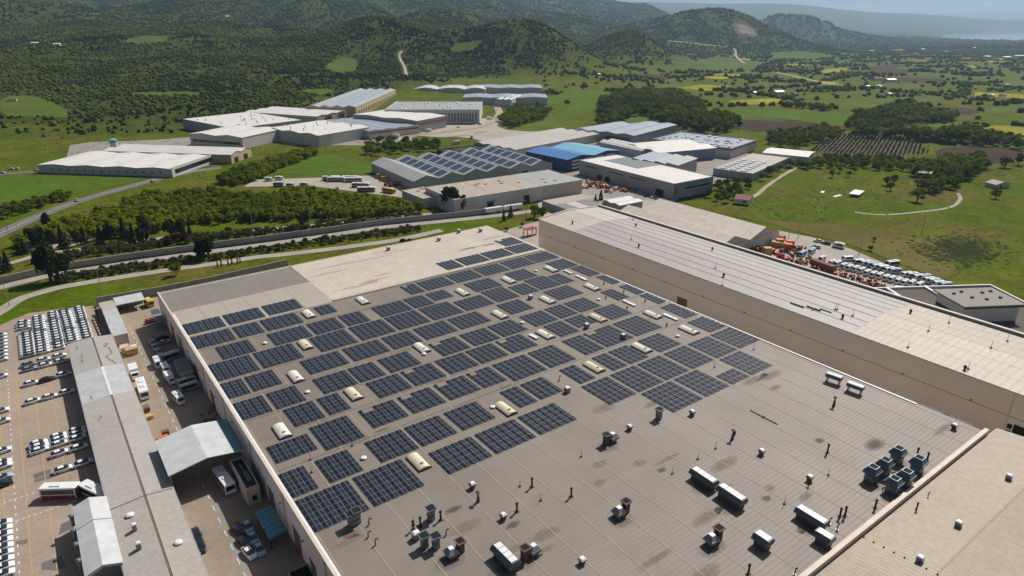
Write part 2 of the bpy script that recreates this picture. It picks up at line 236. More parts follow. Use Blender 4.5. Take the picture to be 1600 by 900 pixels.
SCRAP=[(276.9,173.0),(280.2,173.7),(290.7,177.8),(293.8,177.7),(293.4,175.8),(296.5,173.5),(290.2,170.6),(302.6,182.5),(280.3,172.6),(292.8,168.7),(288.1,166.9),(278.2,164.1),(278.5,159.0),(298.1,169.1),(279.3,155.6),(285.8,155.6),(274.1,150.1),(281.0,142.4),(276.9,135.9),(278.0,130.0),(278.7,132.9),(278.3,123.3),(274.2,123.1),(276.4,120.0),(277.8,176.5),(279.0,179.8),(275.8,146.2),(282.4,145.9)]
BOOM=[(280.2,152.4),(278.7,140.7)]
MIDBUS=[(134.1,470.5),(141.1,469.7),(134.3,450.7),(140.5,445.0),(148.3,441.0),(170.0,447.4),(180.6,433.5),(178.0,415.9),(175.9,402.4),(202.5,431.3),(201.8,422.3),(186.3,391.1),(171.4,442.1),(180.9,439.5)]
REDROW=[(191.4,406.1),(195.3,406.8),(199.0,407.0),(202.5,406.8),(206.2,405.8)]
ROADCARS=[(20.7,485.1),(68.5,515.5),(5.6,602.8),(9.1,598.1),(-15.3,609.8),(-9.5,621.5),(-6.5,621.4)]
POLES=[(146.4,463.7),(181.5,450.6),(-15.3,430.9),(3.0,457.3),(36.7,373.9),(8.2,380.9),(91.2,361.9),(121.1,356.7),(221.2,290.0),(323.1,322.9),(308.9,182.2),(312.6,147.1),(312.9,179.3),(372.3,145.5),(31.4,117.5),(-17.4,311.6),(13.8,305.2)]
MIDC=[(300.9,325.6),(306.6,325.5),(307.8,320.6),(308.7,315.4),(310.6,311.3),(311.6,324.7),(311.3,333.9),(311.7,305.0),(304.2,307.7),(311.5,327.7),(315.6,293.0),(313.9,285.9),(314.1,280.7),(314.4,276.9),(319.2,302.2),(317.4,306.3),(314.6,271.9)]
ROADS={'asphalt_road':(10,[(-47.5,380.5),(-18.9,430.7),(-0.7,458.3),(20.4,483.8),(47.8,505.2),(72.2,522.8),(98.0,535.3),(118.8,537.1)]),'front_road':(8,[(-60.9,627.4),(-16.6,608.1),(6.4,602.1),(40.2,572.0),(73.3,529.5)]),'upper_path':(4.2,[(-33.6,365.4),(-14.8,372.4),(-0.7,379.0),(17.6,374.6),(38.0,374.4),(61.9,368.3),(91.8,358.5),(127.0,346.2),(157.1,338.4),(183.7,330.6)]),'lower_road':(6,[(-32.9,333.4),(-17.5,338.6),(-3.6,341.6),(7.2,341.6),(30.0,339.7),(56.9,335.8),(83.6,330.9),(114.9,326.3),(149.3,322.4),(183.7,312.6),(221.1,303.3),(242.2,300.1)]),'perimeter_road':(5.5,[(-32.0,292.3),(-20.5,307.0),(-17.4,312.4),(-12.6,318.6),(-4.1,321.7),(1.7,322.9),(21.1,321.7),(43.1,318.5),(64.3,314.7),(78.4,313.3),(92.2,308.9),(121.8,301.8),(146.3,298.0),(171.5,299.0)])}
WALLS={'retaining':[(-26.7,342.6),(-17.4,343.1),(-3.3,346.3),(7.6,346.5),(30.7,344.7),(58.1,340.9),(85.2,336.1),(116.7,331.1),(151.4,326.9),(186.3,317.1),(212.9,311.0)],'yard':[(10.5,291.3),(32.6,289.0),(52.4,288.6),(86.2,291.3)]}
LOTS={'parking':[(-64.1,291.5),(-31.8,285.8),(-20.7,292.1),(-11.6,299.0),(1.8,295.4),(9.3,292.2),(8.6,262.7),(8.5,238.6),(12.0,120.1),(11.0,102.2),(-70.1,133.5)],'yard':[(10.1,291.6),(33.0,291.3),(32.2,221.3),(32.0,105.6),(29.9,88.4),(8.2,104.2),(8.6,262.7)],'right':[(316.3,193.4),(320.0,175.4),(318.0,153.9),(302.4,113.8),(299.3,99.8),(284.3,61.7),(232.6,36.3),(184.8,71.2),(245.5,152.4),(294.9,188.4)],'behind':[(195.0,279.0),(224.7,282.7),(190.6,239.5),(185.9,255.0)],'bus':[(114.6,463.3),(127.9,479.7),(184.5,451.0),(212.4,441.2),(211.0,409.3),(201.4,382.4),(190.1,369.9),(171.1,404.5),(150.6,441.6)],'between':[(247.3,312.7),(307.3,339.2),(319.2,296.5),(324.0,268.4),(288.0,261.4),(241.4,270.5),(231.0,286.1)]}
RPATHS={'dirt_path':(3,[(347.9,242.4),(373.4,247.6),(404.8,259.8),(443.7,273.1),(473.5,281.7)]),'field_path':(2.2,[(384.4,188.3),(392.5,175.7),(417.3,165.8),(441.8,160.4),(466.6,165.2),(483.0,173.0)]),'valley_road':(10,[(1525.2,1002.2),(1420.5,887.6),(1291.8,750.5),(1243.3,671.4),(1234.1,630.8)]),'hill_track':(8,[(2220.3,1965.1),(2262.5,1900.8),(2341.3,1819.3),(2367.4,1751.6),(2162.8,1591.1),(1813.9,1297.1)]),'ridge_track':(5,[(644.2,1249.7),(627.0,1228.2),(596.0,1149.7),(536.4,1029.7)]),'zone_road':(9,[(318.9,585.8),(364.0,587.4),(404.8,601.5),(457.9,653.5),(506.9,730.4)]),'plant_road':(8,[(250.2,581.5),(305.2,586.3),(331.3,558.1),(380.1,565.0)])}
FIELDS={'f1':('green',[(528.7,760.2),(594.4,815.4),(770.8,926.2),(735.3,875.1),(623.7,804.6),(509.4,712.7)]),'f2':('lush',[(535.4,713.4),(707.6,826.5),(764.7,822.4),(735.9,749.0),(623.6,657.2),(474.1,568.2),(487.5,601.2),(624.0,701.6)]),'f3':('lush',[(480.8,587.3),(613.5,689.6),(674.5,685.9),(567.1,637.1),(480.1,564.5)]),'f4':('green',[(544.7,547.1),(596.4,562.7),(645.4,563.9),(599.9,526.2),(540.3,504.1),(514.3,520.9)]),'f5':('lush',[(723.0,578.6),(759.9,502.5),(826.5,424.2),(725.5,373.6),(705.2,394.4),(664.4,478.8),(667.4,526.4)]),'f6':('soil',[(646.8,465.7),(700.4,461.9),(712.5,427.7),(702.8,396.7),(698.6,362.5),(625.7,381.7),(590.8,420.2)]),'f7':('lush',[(704.8,329.5),(772.4,332.7),(834.8,314.3),(757.8,280.4),(703.6,295.3),(675.9,306.1)]),'f8':('yellow',[(806.2,284.7),(851.1,283.3),(850.0,253.7),(746.3,219.7),(747.2,240.5),(768.8,267.5)]),'f9':('green',[(895.6,553.8),(981.3,516.6),(1075.0,498.6),(1165.2,474.3),(1085.2,431.8),(955.2,440.8),(884.1,418.2),(849.8,506.0)]),'f10':('soil',[(965.1,395.4),(1016.7,387.5),(969.2,339.6),(913.7,346.0)]),'f11':('green',[(1011.0,362.5),(1163.8,355.9),(1014.5,307.3),(972.2,337.2)]),'f12':('yellow',[(810.8,609.0),(869.1,603.3),(917.3,583.1),(844.3,545.2),(791.2,562.9)]),'f13':('green',[(1406.5,1239.9),(2067.2,1601.5),(2011.3,1354.7),(1625.5,1130.6),(1371.4,1095.1),(1374.2,1178.0)]),'f14':('green',[(1277.8,1195.7),(1400.4,1201.2),(1408.2,1145.0),(1219.6,1081.4)]),'f15':('lush',[(2444.1,1652.0),(2625.4,1600.8),(2626.2,1491.1),(2228.2,1330.1),(2181.3,1433.3)]),'f16':('yellow',[(1731.4,1011.1),(1950.9,1059.5),(1795.5,968.4),(1575.0,902.1)]),'f17':('soil',[(2069.1,1060.4),(2234.7,1028.5),(1706.0,765.9),(1686.6,852.9)]),'f18':('green',[(1870.6,826.4),(1793.5,699.4),(1689.0,607.6),(1722.9,752.3)]),'f19':('green',[(-7.3,1104.0),(32.6,1080.5),(53.6,957.5),(50.2,883.6),(22.9,915.7),(-11.3,933.9)]),'f20':('lush',[(11.4,1065.9),(42.9,1030.1),(51.9,916.5),(31.7,960.5)]),'f21':('green',[(127.4,1048.3),(208.7,1000.5),(202.6,968.0),(133.7,1016.2)]),'f22':('green',[(219.9,1695.8),(275.7,1768.6),(322.2,1730.3),(300.2,1663.1),(232.2,1663.9)]),'f23':('green',[(448.6,1164.6),(524.4,1274.3),(539.9,1217.7),(476.8,1096.8),(439.9,1075.5)]),'f24':('green',[(330.6,950.1),(375.1,945.3),(353.5,893.6),(324.8,922.5)]),'f25':('green',[(735.2,1226.5),(773.8,1239.2),(810.5,1199.9),(772.7,1190.2),(744.1,1204.7)]),'f26':('orchard',[(541.2,312.7),(622.0,342.4),(671.7,338.0),(673.2,290.1),(614.1,247.1),(573.3,256.2),(548.1,285.5)]),'f27':('soil',[(641.6,256.6),(682.3,242.3),(693.8,207.1),(645.4,190.8),(598.8,205.2),(589.2,231.3)]),'f28':('lush',[(-31.5,599.2),(-16.7,603.8),(28.4,575.3),(70.5,537.4),(70.8,527.3),(22.4,506.5),(1.0,493.0),(-18.1,499.7),(-36.5,498.7)]),'f29':('lush',[(135.6,497.9),(161.9,543.4),(200.9,548.3),(217.5,508.4),(211.2,462.0),(199.3,450.9),(169.5,467.2)]),'f35':('dry',[(320.9,232.0),(334.9,199.8),(357.3,175.4),(364.4,141.9),(349.8,120.6),(312.0,104.5),(310.5,117.5),(324.3,154.0),(323.5,177.5),(322.4,193.5),(326.5,200.2)]),'f30':('lush',[(305.2,586.3),(341.2,550.9),(316.3,533.2),(287.7,541.3)]),'f31':('green',[(1701.9,570.7),(1723.1,537.5),(1437.7,444.9),(1516.2,511.1)]),'f32':('soil',[(1621.1,782.4),(1650.3,667.0),(1475.4,605.9),(1433.1,677.2)]),'f33':('green',[(948.2,868.8),(1037.6,825.6),(886.0,715.8),(864.9,777.5)]),'f34':('green',[(454.8,623.8),(501.2,636.3),(471.0,553.8),(453.6,513.3),(398.8,547.1),(409.8,596.8)])}
ZONES=[('thicket',3.8,'bright',(3.5,7.5),[(-13.7,397.8),(-2.7,418.0),(18.9,431.6),(40.1,448.2),(57.0,467.5),(91.7,452.8),(110.9,422.7),(139.7,423.6),(163.7,387.9),(177.9,347.1),(185.9,323.4),(169.5,331.2),(126.1,355.3),(90.2,376.3),(66.2,388.4),(34.2,382.5),(6.8,391.9)]),('thicket',3.8,'bright',(3.5,7),[(102.0,482.3),(113.3,503.4),(129.9,518.0),(166.9,542.9),(200.7,562.3),(197.7,539.9),(154.6,505.9),(126.3,474.5),(107.2,466.8)]),('copse',9,'mid',(6,8),[(221.2,516.6),(243.8,553.7),(272.0,573.8),(306.7,528.4),(285.9,493.1),(261.5,504.2),(233.6,506.8)]),('conifer',5,'dark',(7,10),[(-8.7,405.9),(3.9,389.0),(20.4,387.5),(34.2,382.5),(71.6,369.1),(68.8,357.4),(32.2,368.6),(5.8,378.0),(-6.8,387.9)]),('verge_scrub',2.2,'scrub',(1.8,3.8),[(5.3,372.0),(61.4,365.9),(122.8,346.9),(176.8,329.6),(172.4,321.7),(119.9,339.4),(58.9,354.1),(4.5,361.0)]),('verge_scrub',2.2,'scrub',(1.6,3.4),[(0.2,336.0),(27.4,334.9),(81.6,323.9),(145.6,315.0),(166.1,310.3),(162.3,303.3),(141.7,306.9),(79.8,318.1),(26.0,325.0),(-0.4,327.0)]),('cypress_row',2.2,'cypress',(3,4.5),[(60.4,313.2),(78.4,313.3),(93.6,311.2),(92.3,307.4),(77.2,309.5),(59.5,307.3)]),('bank',4,'mid',(4,6),[(-18.2,484.7),(1.3,498.0),(18.8,505.7),(17.7,491.7),(0.1,475.0),(-18.6,460.6)]),('right_wood',8,'mid',(5,14),[(645.1,686.4),(776.1,735.2),(810.3,689.6),(741.0,591.3),(667.4,526.4),(655.6,472.3),(590.8,420.2),(559.8,423.5),(550.3,464.3),(559.7,499.2),(600.4,561.4),(541.5,548.9),(555.2,589.8)]),('right_wood',8,'mid',(5,13),[(500.3,535.7),(542.6,560.3),(579.8,588.3),(624.5,617.2),(607.1,583.5),(543.3,535.7),(493.3,513.4)]),('right_wood',8,'mid',(5,13),[(693.2,366.3),(819.9,412.9),(1004.0,447.0),(915.7,386.8),(915.4,360.9),(846.8,319.2),(789.3,333.8),(709.3,331.7),(651.8,324.3)]),('right_wood',8,'mid',(5,13),[(633.7,333.2),(674.1,317.3),(696.3,291.9),(761.5,273.2),(726.0,217.9),(693.8,207.1),(679.9,251.7),(661.5,299.1)]),('right_wood',6,'mid',(6,10),[(525.2,219.0),(573.7,227.0),(615.6,211.6),(587.1,196.3),(507.4,181.8),(465.5,179.8),(467.4,188.5)]),('right_scrub',6,'mid',(4,7),[(483.4,296.3),(527.1,284.5),(562.5,251.0),(565.5,223.4),(524.0,214.0),(500.3,253.8),(468.7,276.1)]),('right_scrub',7,'mid',(4,7),[(344.0,264.6),(378.7,281.8),(398.9,275.9),(389.7,259.2),(355.5,248.9),(330.6,244.1)]),('right_scrub',6,'mid',(5,8),[(418.3,279.4),(470.5,296.2),(498.5,300.4),(484.0,285.7),(445.6,279.6),(410.0,268.3)]),('right_scrub',7,'mid',(5,8),[(595.6,390.2),(678.4,378.8),(659.9,347.8),(587.0,325.1),(544.8,330.0),(539.4,351.8)]),('copse',6,'mid',(6,9),[(429.2,612.6),(504.2,691.7),(525.0,641.6),(474.7,591.0),(413.5,567.3)]),('hedge',7,'mid',(5,9),[(830.3,526.3),(852.2,471.6),(824.4,455.7),(809.3,512.6)])]
LONE=[((467.5,211.2),'mid',7),((475.7,210.1),'mid',7),((455.0,202.5),'mid',6),((440.0,179.0),'mid',9),((323.1,147.0),'mid',3),((487.4,153.4),'mid',6),((500.6,158.2),'mid',5),((462.1,247.0),'mid',6),((481.0,251.9),'mid',6),((473.0,241.2),'mid',5),((489.0,245.2),'mid',4),((579.6,193.5),'mid',8),((599.2,187.9),'mid',9),((617.7,185.8),'mid',9),((270.6,286.4),'con',7),((273.5,285.0),'con',9),((194.2,330.1),'dark',13),((197.0,326.1),'dark',12),((198.6,321.6),'dark',9),((226.9,289.7),'mid',7),((229.4,285.2),'mid',8),((216.2,297.8),'con',7),((208.9,294.4),'con',6),((210.0,278.7),'mid',3),((168.3,446.3),'mid',4),((-2.3,334.0),'dark',13),((0.6,331.0),'dark',12),((3.6,333.0),'dark',11),((58.2,324.8),'dark',8),((60.1,323.5),'dark',9),((56.7,327.1),'dark',8),((2.1,427.0),'dark',7),((-18.8,358.5),'con',9),((-16.6,359.6),'con',8),((-9.5,383.9),'con',7),((-12.0,383.8),'con',6),((-6.6,364.9),'con',6),((43.0,310.0),'bright',6),((114.9,352.8),'con',6),((282.5,471.9),'mid',8),((316.7,393.3),'con',8),((315.3,385.5),'con',9),((323.4,389.2),'con',7),((318.5,403.4),'bright',7),((409.7,383.3),'con',7),((407.4,375.4),'con',8),((413.1,375.1),'con',7),((190.3,261.0),'mid',2.5),((198.7,277.2),'mid',3),((146.0,287.0),'red',4),((142.7,287.6),'red',4),((113.1,317.5),'red',4),((104.8,319.2),'red',4),((56.4,356.6),'red',5),((49.4,358.6),'red',5),((78.3,359.6),'red',4),((338.9,153.5),'mid',3)]
HOUSES=[((1447.4,716.3),18,'w'),((1426.1,680.1),20,'w'),((1242.3,610.0),14,'w'),((1109.3,526.8),10,'w'),((1497.9,502.6),10,'w'),((1218.1,424.6),9,'w'),((1232.0,414.9),9,'w'),((964.2,624.9),16,'w'),((967.3,599.4),12,'w'),((1240.0,628.1),10,'b'),((3529.6,1682.3),70,'w'),((3574.0,1484.3),60,'w'),((3034.3,1371.8),40,'w'),((3284.9,1680.9),40,'w'),((4671.5,2155.9),40,'w'),((3898.5,1729.7),36,'w'),((4565.1,1939.4),34,'w'),((4588.7,1896.1),30,'w'),((4571.4,1819.0),30,'w'),((4244.8,1624.3),36,'w'),((3053.6,1052.9),40,'w'),((3279.3,1087.7),60,'w'),((2717.5,953.7),30,'w'),((3988.0,1301.4),30,'w'),((4405.0,2428.4),30,'w'),((4414.0,2614.2),24,'w'),((3042.8,1113.1),30,'w'),((2237.1,869.2),16,'w'),((1378.7,1203.4),10,'w'),((919.4,981.7),10,'w'),((68.5,1723.6),12,'w'),((103.1,1676.8),12,'w'),((274.7,2545.2),16,'w'),((659.9,2540.7),16,'w'),((4.3,1053.0),9,'w'),((4545.4,2617.1),30,'w'),((945.2,651.6),10,'w')]
EROD=[(-11.8,390.8),(-2.4,423.0),(12.6,429.8),(25.1,432.3),(34.4,417.6),(30.0,395.9),(17.0,382.6),(0.8,382.0)]
LOTPATCH=[[(-15.4,180.5),(-11.7,180.6),(-12.2,176.0),(-15.4,176.5)],[(-19.7,155.1),(-17.6,154.6),(-17.7,153.1),(-19.8,153.6)],[(-15.6,144.5),(-12.1,144.6),(-11.5,140.3),(-13.4,140.5),(-15.7,142.3)],[(-11.3,155.7),(-9.0,156.2),(-9.1,152.6),(-12.1,152.0)]]
GAPYARD=[(269.0,567.5),(321.1,602.8),(378.7,636.9),(449.0,653.6),(431.8,592.3),(454.0,508.9),(432.5,498.5),(343.3,505.4),(345.3,551.9),(303.0,569.4)]
QUARRY=[(2556.8,1932.5),(2651.3,1939.5),(2644.8,1871.5),(2600.3,1813.1),(2518.8,1815.7),(2522.8,1869.5)]
MISC={'red_house':(348.5,234.5),'tan_house':(516.6,164.0),'slab':(425.3,209.3),'frame':(501.6,202.7),'slab2':(412.4,214.8),'slab3':(414.4,226.0),'silo':(64.1,661.9),'crane_red':(204.2,264.3),'dome_tent':(200.1,347.5),'brush':(348.0,122.7)}
# ---- terrain height, shared by every draped thing (metres; camera ground point is the origin) ----
FX,FY=math.cos(math.radians(53.91)),math.sin(math.radians(53.91))
RX,RY=FY,-FX
COLS=[-900,-300,0,400,700,850,1000,1060,1120,1200,1400,1600,2000]
PROF=[
[(0,0),(650,0),(900,10),(1300,34),(1800,62),(2400,95),(3200,190),(5000,420),(9000,500),(14000,420),(30000,200)],
[(0,0),(650,0),(900,10),(1300,34),(1800,62),(2400,95),(3200,190),(5000,420),(9000,500),(14000,420),(30000,200)],
[(0,0),(650,0),(900,9),(1300,32),(1800,60),(2400,90),(3200,180),(5000,420),(9000,500),(14000,420),(30000,200)],
[(0,0),(720,0),(950,8),(1300,26),(1800,56),(2400,92),(3200,175),(5000,400),(9000,480),(14000,420),(30000,200)],
[(0,0),(1000,0),(1250,8),(1500,18),(2000,52),(2600,84),(3300,150),(4200,260),(6000,400),(9000,400),(14000,380),(30000,200)],
[(0,0),(1100,0),(1600,4),(2100,12),(2700,24),(3600,66),(4500,150),(6000,330),(7500,370),(9000,300),(13000,380),(30000,200)],
[(0,0),(1000,-1),(1600,-4),(2200,-2),(2800,4),(3500,22),(4500,80),(6000,205),(7000,225),(8500,110),(9500,60),(13000,380),(30000,200)],
[(0,0),(1000,-2),(1600,-8),(2200,-10),(2800,-10),(3500,0),(4500,36),(6000,112),(7000,118),(8500,30),(9500,20),(13000,365),(30000,200)],
[(0,0),(1000,-3),(1600,-12),(2200,-18),(3000,-22),(4500,-10),(6500,-20),(9000,10),(13000,350),(30000,200)],
[(0,0),(800,-1),(1200,-6),(2000,-20),(3000,-32),(4500,-35),(6500,-40),(9000,0),(13000,350),(30000,200)],
[(0,0),(700,0),(1100,-7),(2000,-25),(3000,-40),(4500,-54),(6000,-64),(9500,-50),(11000,10),(13000,190),(30000,200)],
[(0,0),(700,0),(1100,-7),(2000,-25),(3000,-40),(4500,-54),(5900,-66),(6400,-95),(12300,-95),(12900,-62),(14000,60),(15000,40),(21000,60),(24000,300),(30000,280)],
[(0,0),(700,0),(1100,-7),(2000,-25),(3000,-40),(4500,-54),(5900,-66),(6400,-95),(12300,-95),(12900,-62),(14000,60),(15000,40),(21000,60),(24000,330),(30000,280)]]
DS=np.concatenate([np.linspace(0,3000,121),np.linspace(3100,30000,270)])
TAB=np.array([np.interp(DS,[q[0] for q in pr],[q[1] for q in pr]) for pr in PROF])
for _i in range(len(TAB)):
    for _k in range(2): TAB[_i,1:-1]=(TAB[_i,:-2]+2*TAB[_i,1:-1]+TAB[_i,2:])/4
HILLS=[(825,1520,92,165,1.2),(985,1950,78,155,1.2),(1130,3300,160,390,1.2),(1055,3100,50,250,1.3),(1262,5100,135,330,1.15),(1205,5000,105,280,1.2),(1318,5400,60,380,1.2),
(640,1560,44,190,1.6),(560,1500,26,150,1.5),(250,1750,30,260,1.5),(120,1500,22,200,1.5),(420,2000,45,260,1.5),(700,2300,50,260,1.4),(20,2300,50,300,1.5),(520,2700,80,330,1.4),(300,2600,60,320,1.4),(900,3300,52,300,1.4),(780,3600,80,400,1.3)]
HC=[(((x-800)/1128*d)*RX+d*FX,((x-800)/1128*d)*RY+d*FY,h,r,e) for x,d,h,r,e in HILLS]
def terrain(x,y):
    x=np.asarray(x,float);y=np.asarray(y,float)
    fw=np.maximum(x*FX+y*FY,1.0);lat=x*RX+y*RY
    px=np.clip(800+1128*lat/fw,-900,2000);d=np.clip(np.hypot(fw,lat*.35),0,29999)
    d=np.where(x*FX+y*FY<1,0,d)
    ci=np.clip(np.searchsorted(COLS,px,side='right')-1,0,len(COLS)-2)
    C=np.array(COLS,float);t=(px-C[ci])/(C[ci+1]-C[ci]);t=t*t*(3-2*t)
    di=np.clip(np.searchsorted(DS,d,side='right')-1,0,len(DS)-2);s=(d-DS[di])/(DS[di+1]-DS[di])
    g=lambda c:TAB[c,di]*(1-s)+TAB[c,di+1]*s
    z=g(ci)*(1-t)+g(ci+1)*t
    for hx,hy,h,r,e in HC:
        q=np.hypot(x-hx,y-hy)/r
        z=z+h*np.exp(-np.power(q*1.25,2*e*.8))
    a=np.clip((d-750)/2500,0,1)*np.clip((960-px)/280,0.07,1)*np.where(d>6500,np.clip((13500-d)/6000,.25,1),1)
    z=z+a*2.3*(18*np.sin(x/170+1.3*np.sin(y/230))*np.cos(y/190+x/410)+10*np.sin(x/77+y/131)*np.sin(y/83-x/149)+26*np.sin(x/430-y/610)*np.cos(y/370))
    return z
# ---------------------------------------------------------------- terrain sheet
def ground_material():
    m=bpy.data.materials.new('ground_cover'); m.use_nodes=True; t=m.node_tree; N=t.nodes; L=t.links; b=N['Principled BSDF']; b.inputs['Roughness'].default_value=1; b.inputs['Specular IOR Level'].default_value=.05
    g=N.new('ShaderNodeNewGeometry'); P=g.outputs['Position']
    def noise(s,d=6,r=.6):
        n=N.new('ShaderNodeTexNoise'); n.inputs['Scale'].default_value=s; n.inputs['Detail'].default_value=d; n.inputs['Roughness'].default_value=r; L.new(P,n.inputs['Vector']); return n.outputs['Fac']
    def ramp(f,*st):
        r=N.new('ShaderNodeValToRGB'); e=r.color_ramp.elements
        while len(e)<len(st): e.new(.5)
        for i,(p,c) in enumerate(st): e[i].position=p; e[i].color=c+(1,)
        L.new(f,r.inputs[0]); return r.outputs[0]
    def mix(f,a,bb,bl='MIX'):
        x=N.new('ShaderNodeMix'); x.data_type='RGBA'; x.blend_type=bl
        if isinstance(f,float): x.inputs['Factor'].default_value=f
        else: L.new(f,x.inputs['Factor'])
        L.new(a,x.inputs['A']); L.new(bb,x.inputs['B']); return x.outputs['Result']
    grass=ramp(noise(.018,8,.65),(.30,(.060,.105,.001)),(.44,(.082,.116,.004)),(.55,(.106,.112,.012)),(.68,(.130,.098,.028)))
    wood=ramp(noise(.012,9,.7),(.3,(.038,.064,.010)),(.46,(.060,.090,.016)),(.58,(.086,.106,.024)),(.74,(.118,.090,.034)))
    at=N.new('ShaderNodeAttribute'); at.attribute_name='wood'
    c=mix(at.outputs['Fac'],grass,wood)
    c=mix(1.0,c,ramp(noise(.35,5,.7),(.28,(.55,.55,.55)),(.72,(1.35,1.35,1.35))),'MULTIPLY')
    c=mix(1.0,c,ramp(noise(.045,6,.75),(.30,(.6,.62,.6)),(.70,(1.3,1.28,1.25))),'MULTIPLY')
    L.new(c,b.inputs['Base Color'])
    n5=N.new('ShaderNodeTexNoise'); n5.inputs['Scale'].default_value=.09; n5.inputs['Detail'].default_value=7; n5.inputs['Roughness'].default_value=.7; L.new(P,n5.inputs['Vector'])
    ml=N.new('ShaderNodeMath'); ml.operation='MULTIPLY'; L.new(n5.outputs['Fac'],ml.inputs[0]); L.new(at.outputs['Fac'],ml.inputs[1])
    bp=N.new('ShaderNodeBump'); bp.inputs['Strength'].default_value=1; bp.inputs['Distance'].default_value=9; L.new(ml.outputs[0],bp.inputs['Height']); L.new(bp.outputs[0],b.inputs['Normal'])
    return m
def fnoise(x,y,s,seed=0):
    v=0
    for k in range(4):
        a=seed*1.7+k*2.1; f=2**k/s
        v=v+(np.sin((x*math.cos(a)+y*math.sin(a))*f*6.28+seed*3+k)*np.sin((x*-math.sin(a+.7)+y*math.cos(a+.7))*f*5.1+k*1.3+seed))*.6**k
    return v
def woodmask(x,y):
    fw=np.maximum(x*FX+y*FY,1);px=800+1128*(x*RX+y*RY)/fw
    lim=np.interp(px,[-900,0,350,450,560,700,780,900,1000,1100,1250,1400,2000],[620,640,680,760,900,1080,1180,1450,1900,2450,2600,2900,2900])
    a=np.clip((fw-lim)/(60+lim*.08)+.3*fnoise(x,y,260,3),0,1)
    for hx,hy,h,r,e in HC[:7]: a=np.maximum(a,np.clip(1.35-np.hypot(x-hx,y-hy)/(r*.95),0,1))
    return np.where(fw<500,0,a)
az=np.unique(np.concatenate([np.linspace(-180,-44,24),np.linspace(-44,44,520),np.linspace(44,180,24)]))
rad=np.unique(np.concatenate([[0.5,40,80,120,160,200],np.geomspace(220,6500,430),np.geomspace(6500,29500,70)]))
A_,Rr=np.meshgrid(np.radians(az),rad)
fwd=Rr*np.cos(A_);lt=Rr*np.sin(A_)
GX,GY=fwd*FX+lt*RX,fwd*FY+lt*RY
GZ=terrain(GX,GY)
GZ=GZ-np.where(Rr<900,0.06,0)
na,nr=len(az),len(rad)
idx=np.arange(nr*na).reshape(nr,na)
q=np.stack([idx[:-1,:-1],idx[1:,:-1],idx[1:,1:],idx[:-1,1:]],-1).reshape(-1,4)[:, ::-1]
def np_mesh(name,V,Q,mats,mi=None,smooth=False):
    V=np.asarray(V,float).reshape(-1,3);Q=np.asarray(Q);k=Q.shape[1]
    me=bpy.data.meshes.new(name); me.vertices.add(len(V)); me.vertices.foreach_set('co',V.ravel())
    me.loops.add(Q.size); me.loops.foreach_set('vertex_index',Q.ravel().astype(np.int32)); me.polygons.add(len(Q)); me.polygons.foreach_set('loop_start',np.arange(0,Q.size,k,dtype=np.int32))
    for x in mats: me.materials.append(x)
    if mi is not None: me.polygons.foreach_set('material_index',np.asarray(mi,np.int32))
    if smooth: me.polygons.foreach_set('use_smooth',np.ones(len(Q),bool))
    me.update(calc_edges=True); me.validate(); return me
gm=ground_material()
me=np_mesh('terrain',np.stack([GX,GY,GZ],-1),q,[gm],smooth=True)
at=me.attributes.new('wood','FLOAT','POINT'); at.data.foreach_set('value',woodmask(GX,GY).ravel().astype(np.float32))
tag(obj('terrain',me),'grassy plain rising into scrub covered hills','terrain',kind='structure')
# lake
def lakemat():
    m=bpy.data.materials.new('lake_water'); m.use_nodes=True; b=m.node_tree.nodes['Principled BSDF']; N=m.node_tree.nodes
    b.inputs['Base Color'].default_value=(.06,.10,.13,1); b.inputs['Roughness'].default_value=.06; b.inputs['IOR'].default_value=1.33
    t=N.new('ShaderNodeTexNoise'); g=N.new('ShaderNodeNewGeometry'); t.inputs['Scale'].default_value=.02; m.node_tree.links.new(g.outputs['Position'],t.inputs['Vector'])
    bp=N.new('ShaderNodeBump'); bp.inputs['Strength'].default_value=.12; bp.inputs['Distance'].default_value=1; m.node_tree.links.new(t.outputs['Fac'],bp.inputs['Height']); m.node_tree.links.new(bp.outputs[0],b.inputs['Normal']); return m
def W(px,d): l=(px-800)/1128*d; return (d*FX+l*RX,d*FY+l*RY)
lk=[W(1330,5600),W(1330,13400),W(2600,13400),W(2600,5600)]
tag(obj('lake',(MB().add([(p[0],p[1],-72) for p in lk],[(0,3,2,1)]),lakemat())),'calm pale lake in the far distance beside the blue ridge','lake',kind='structure')
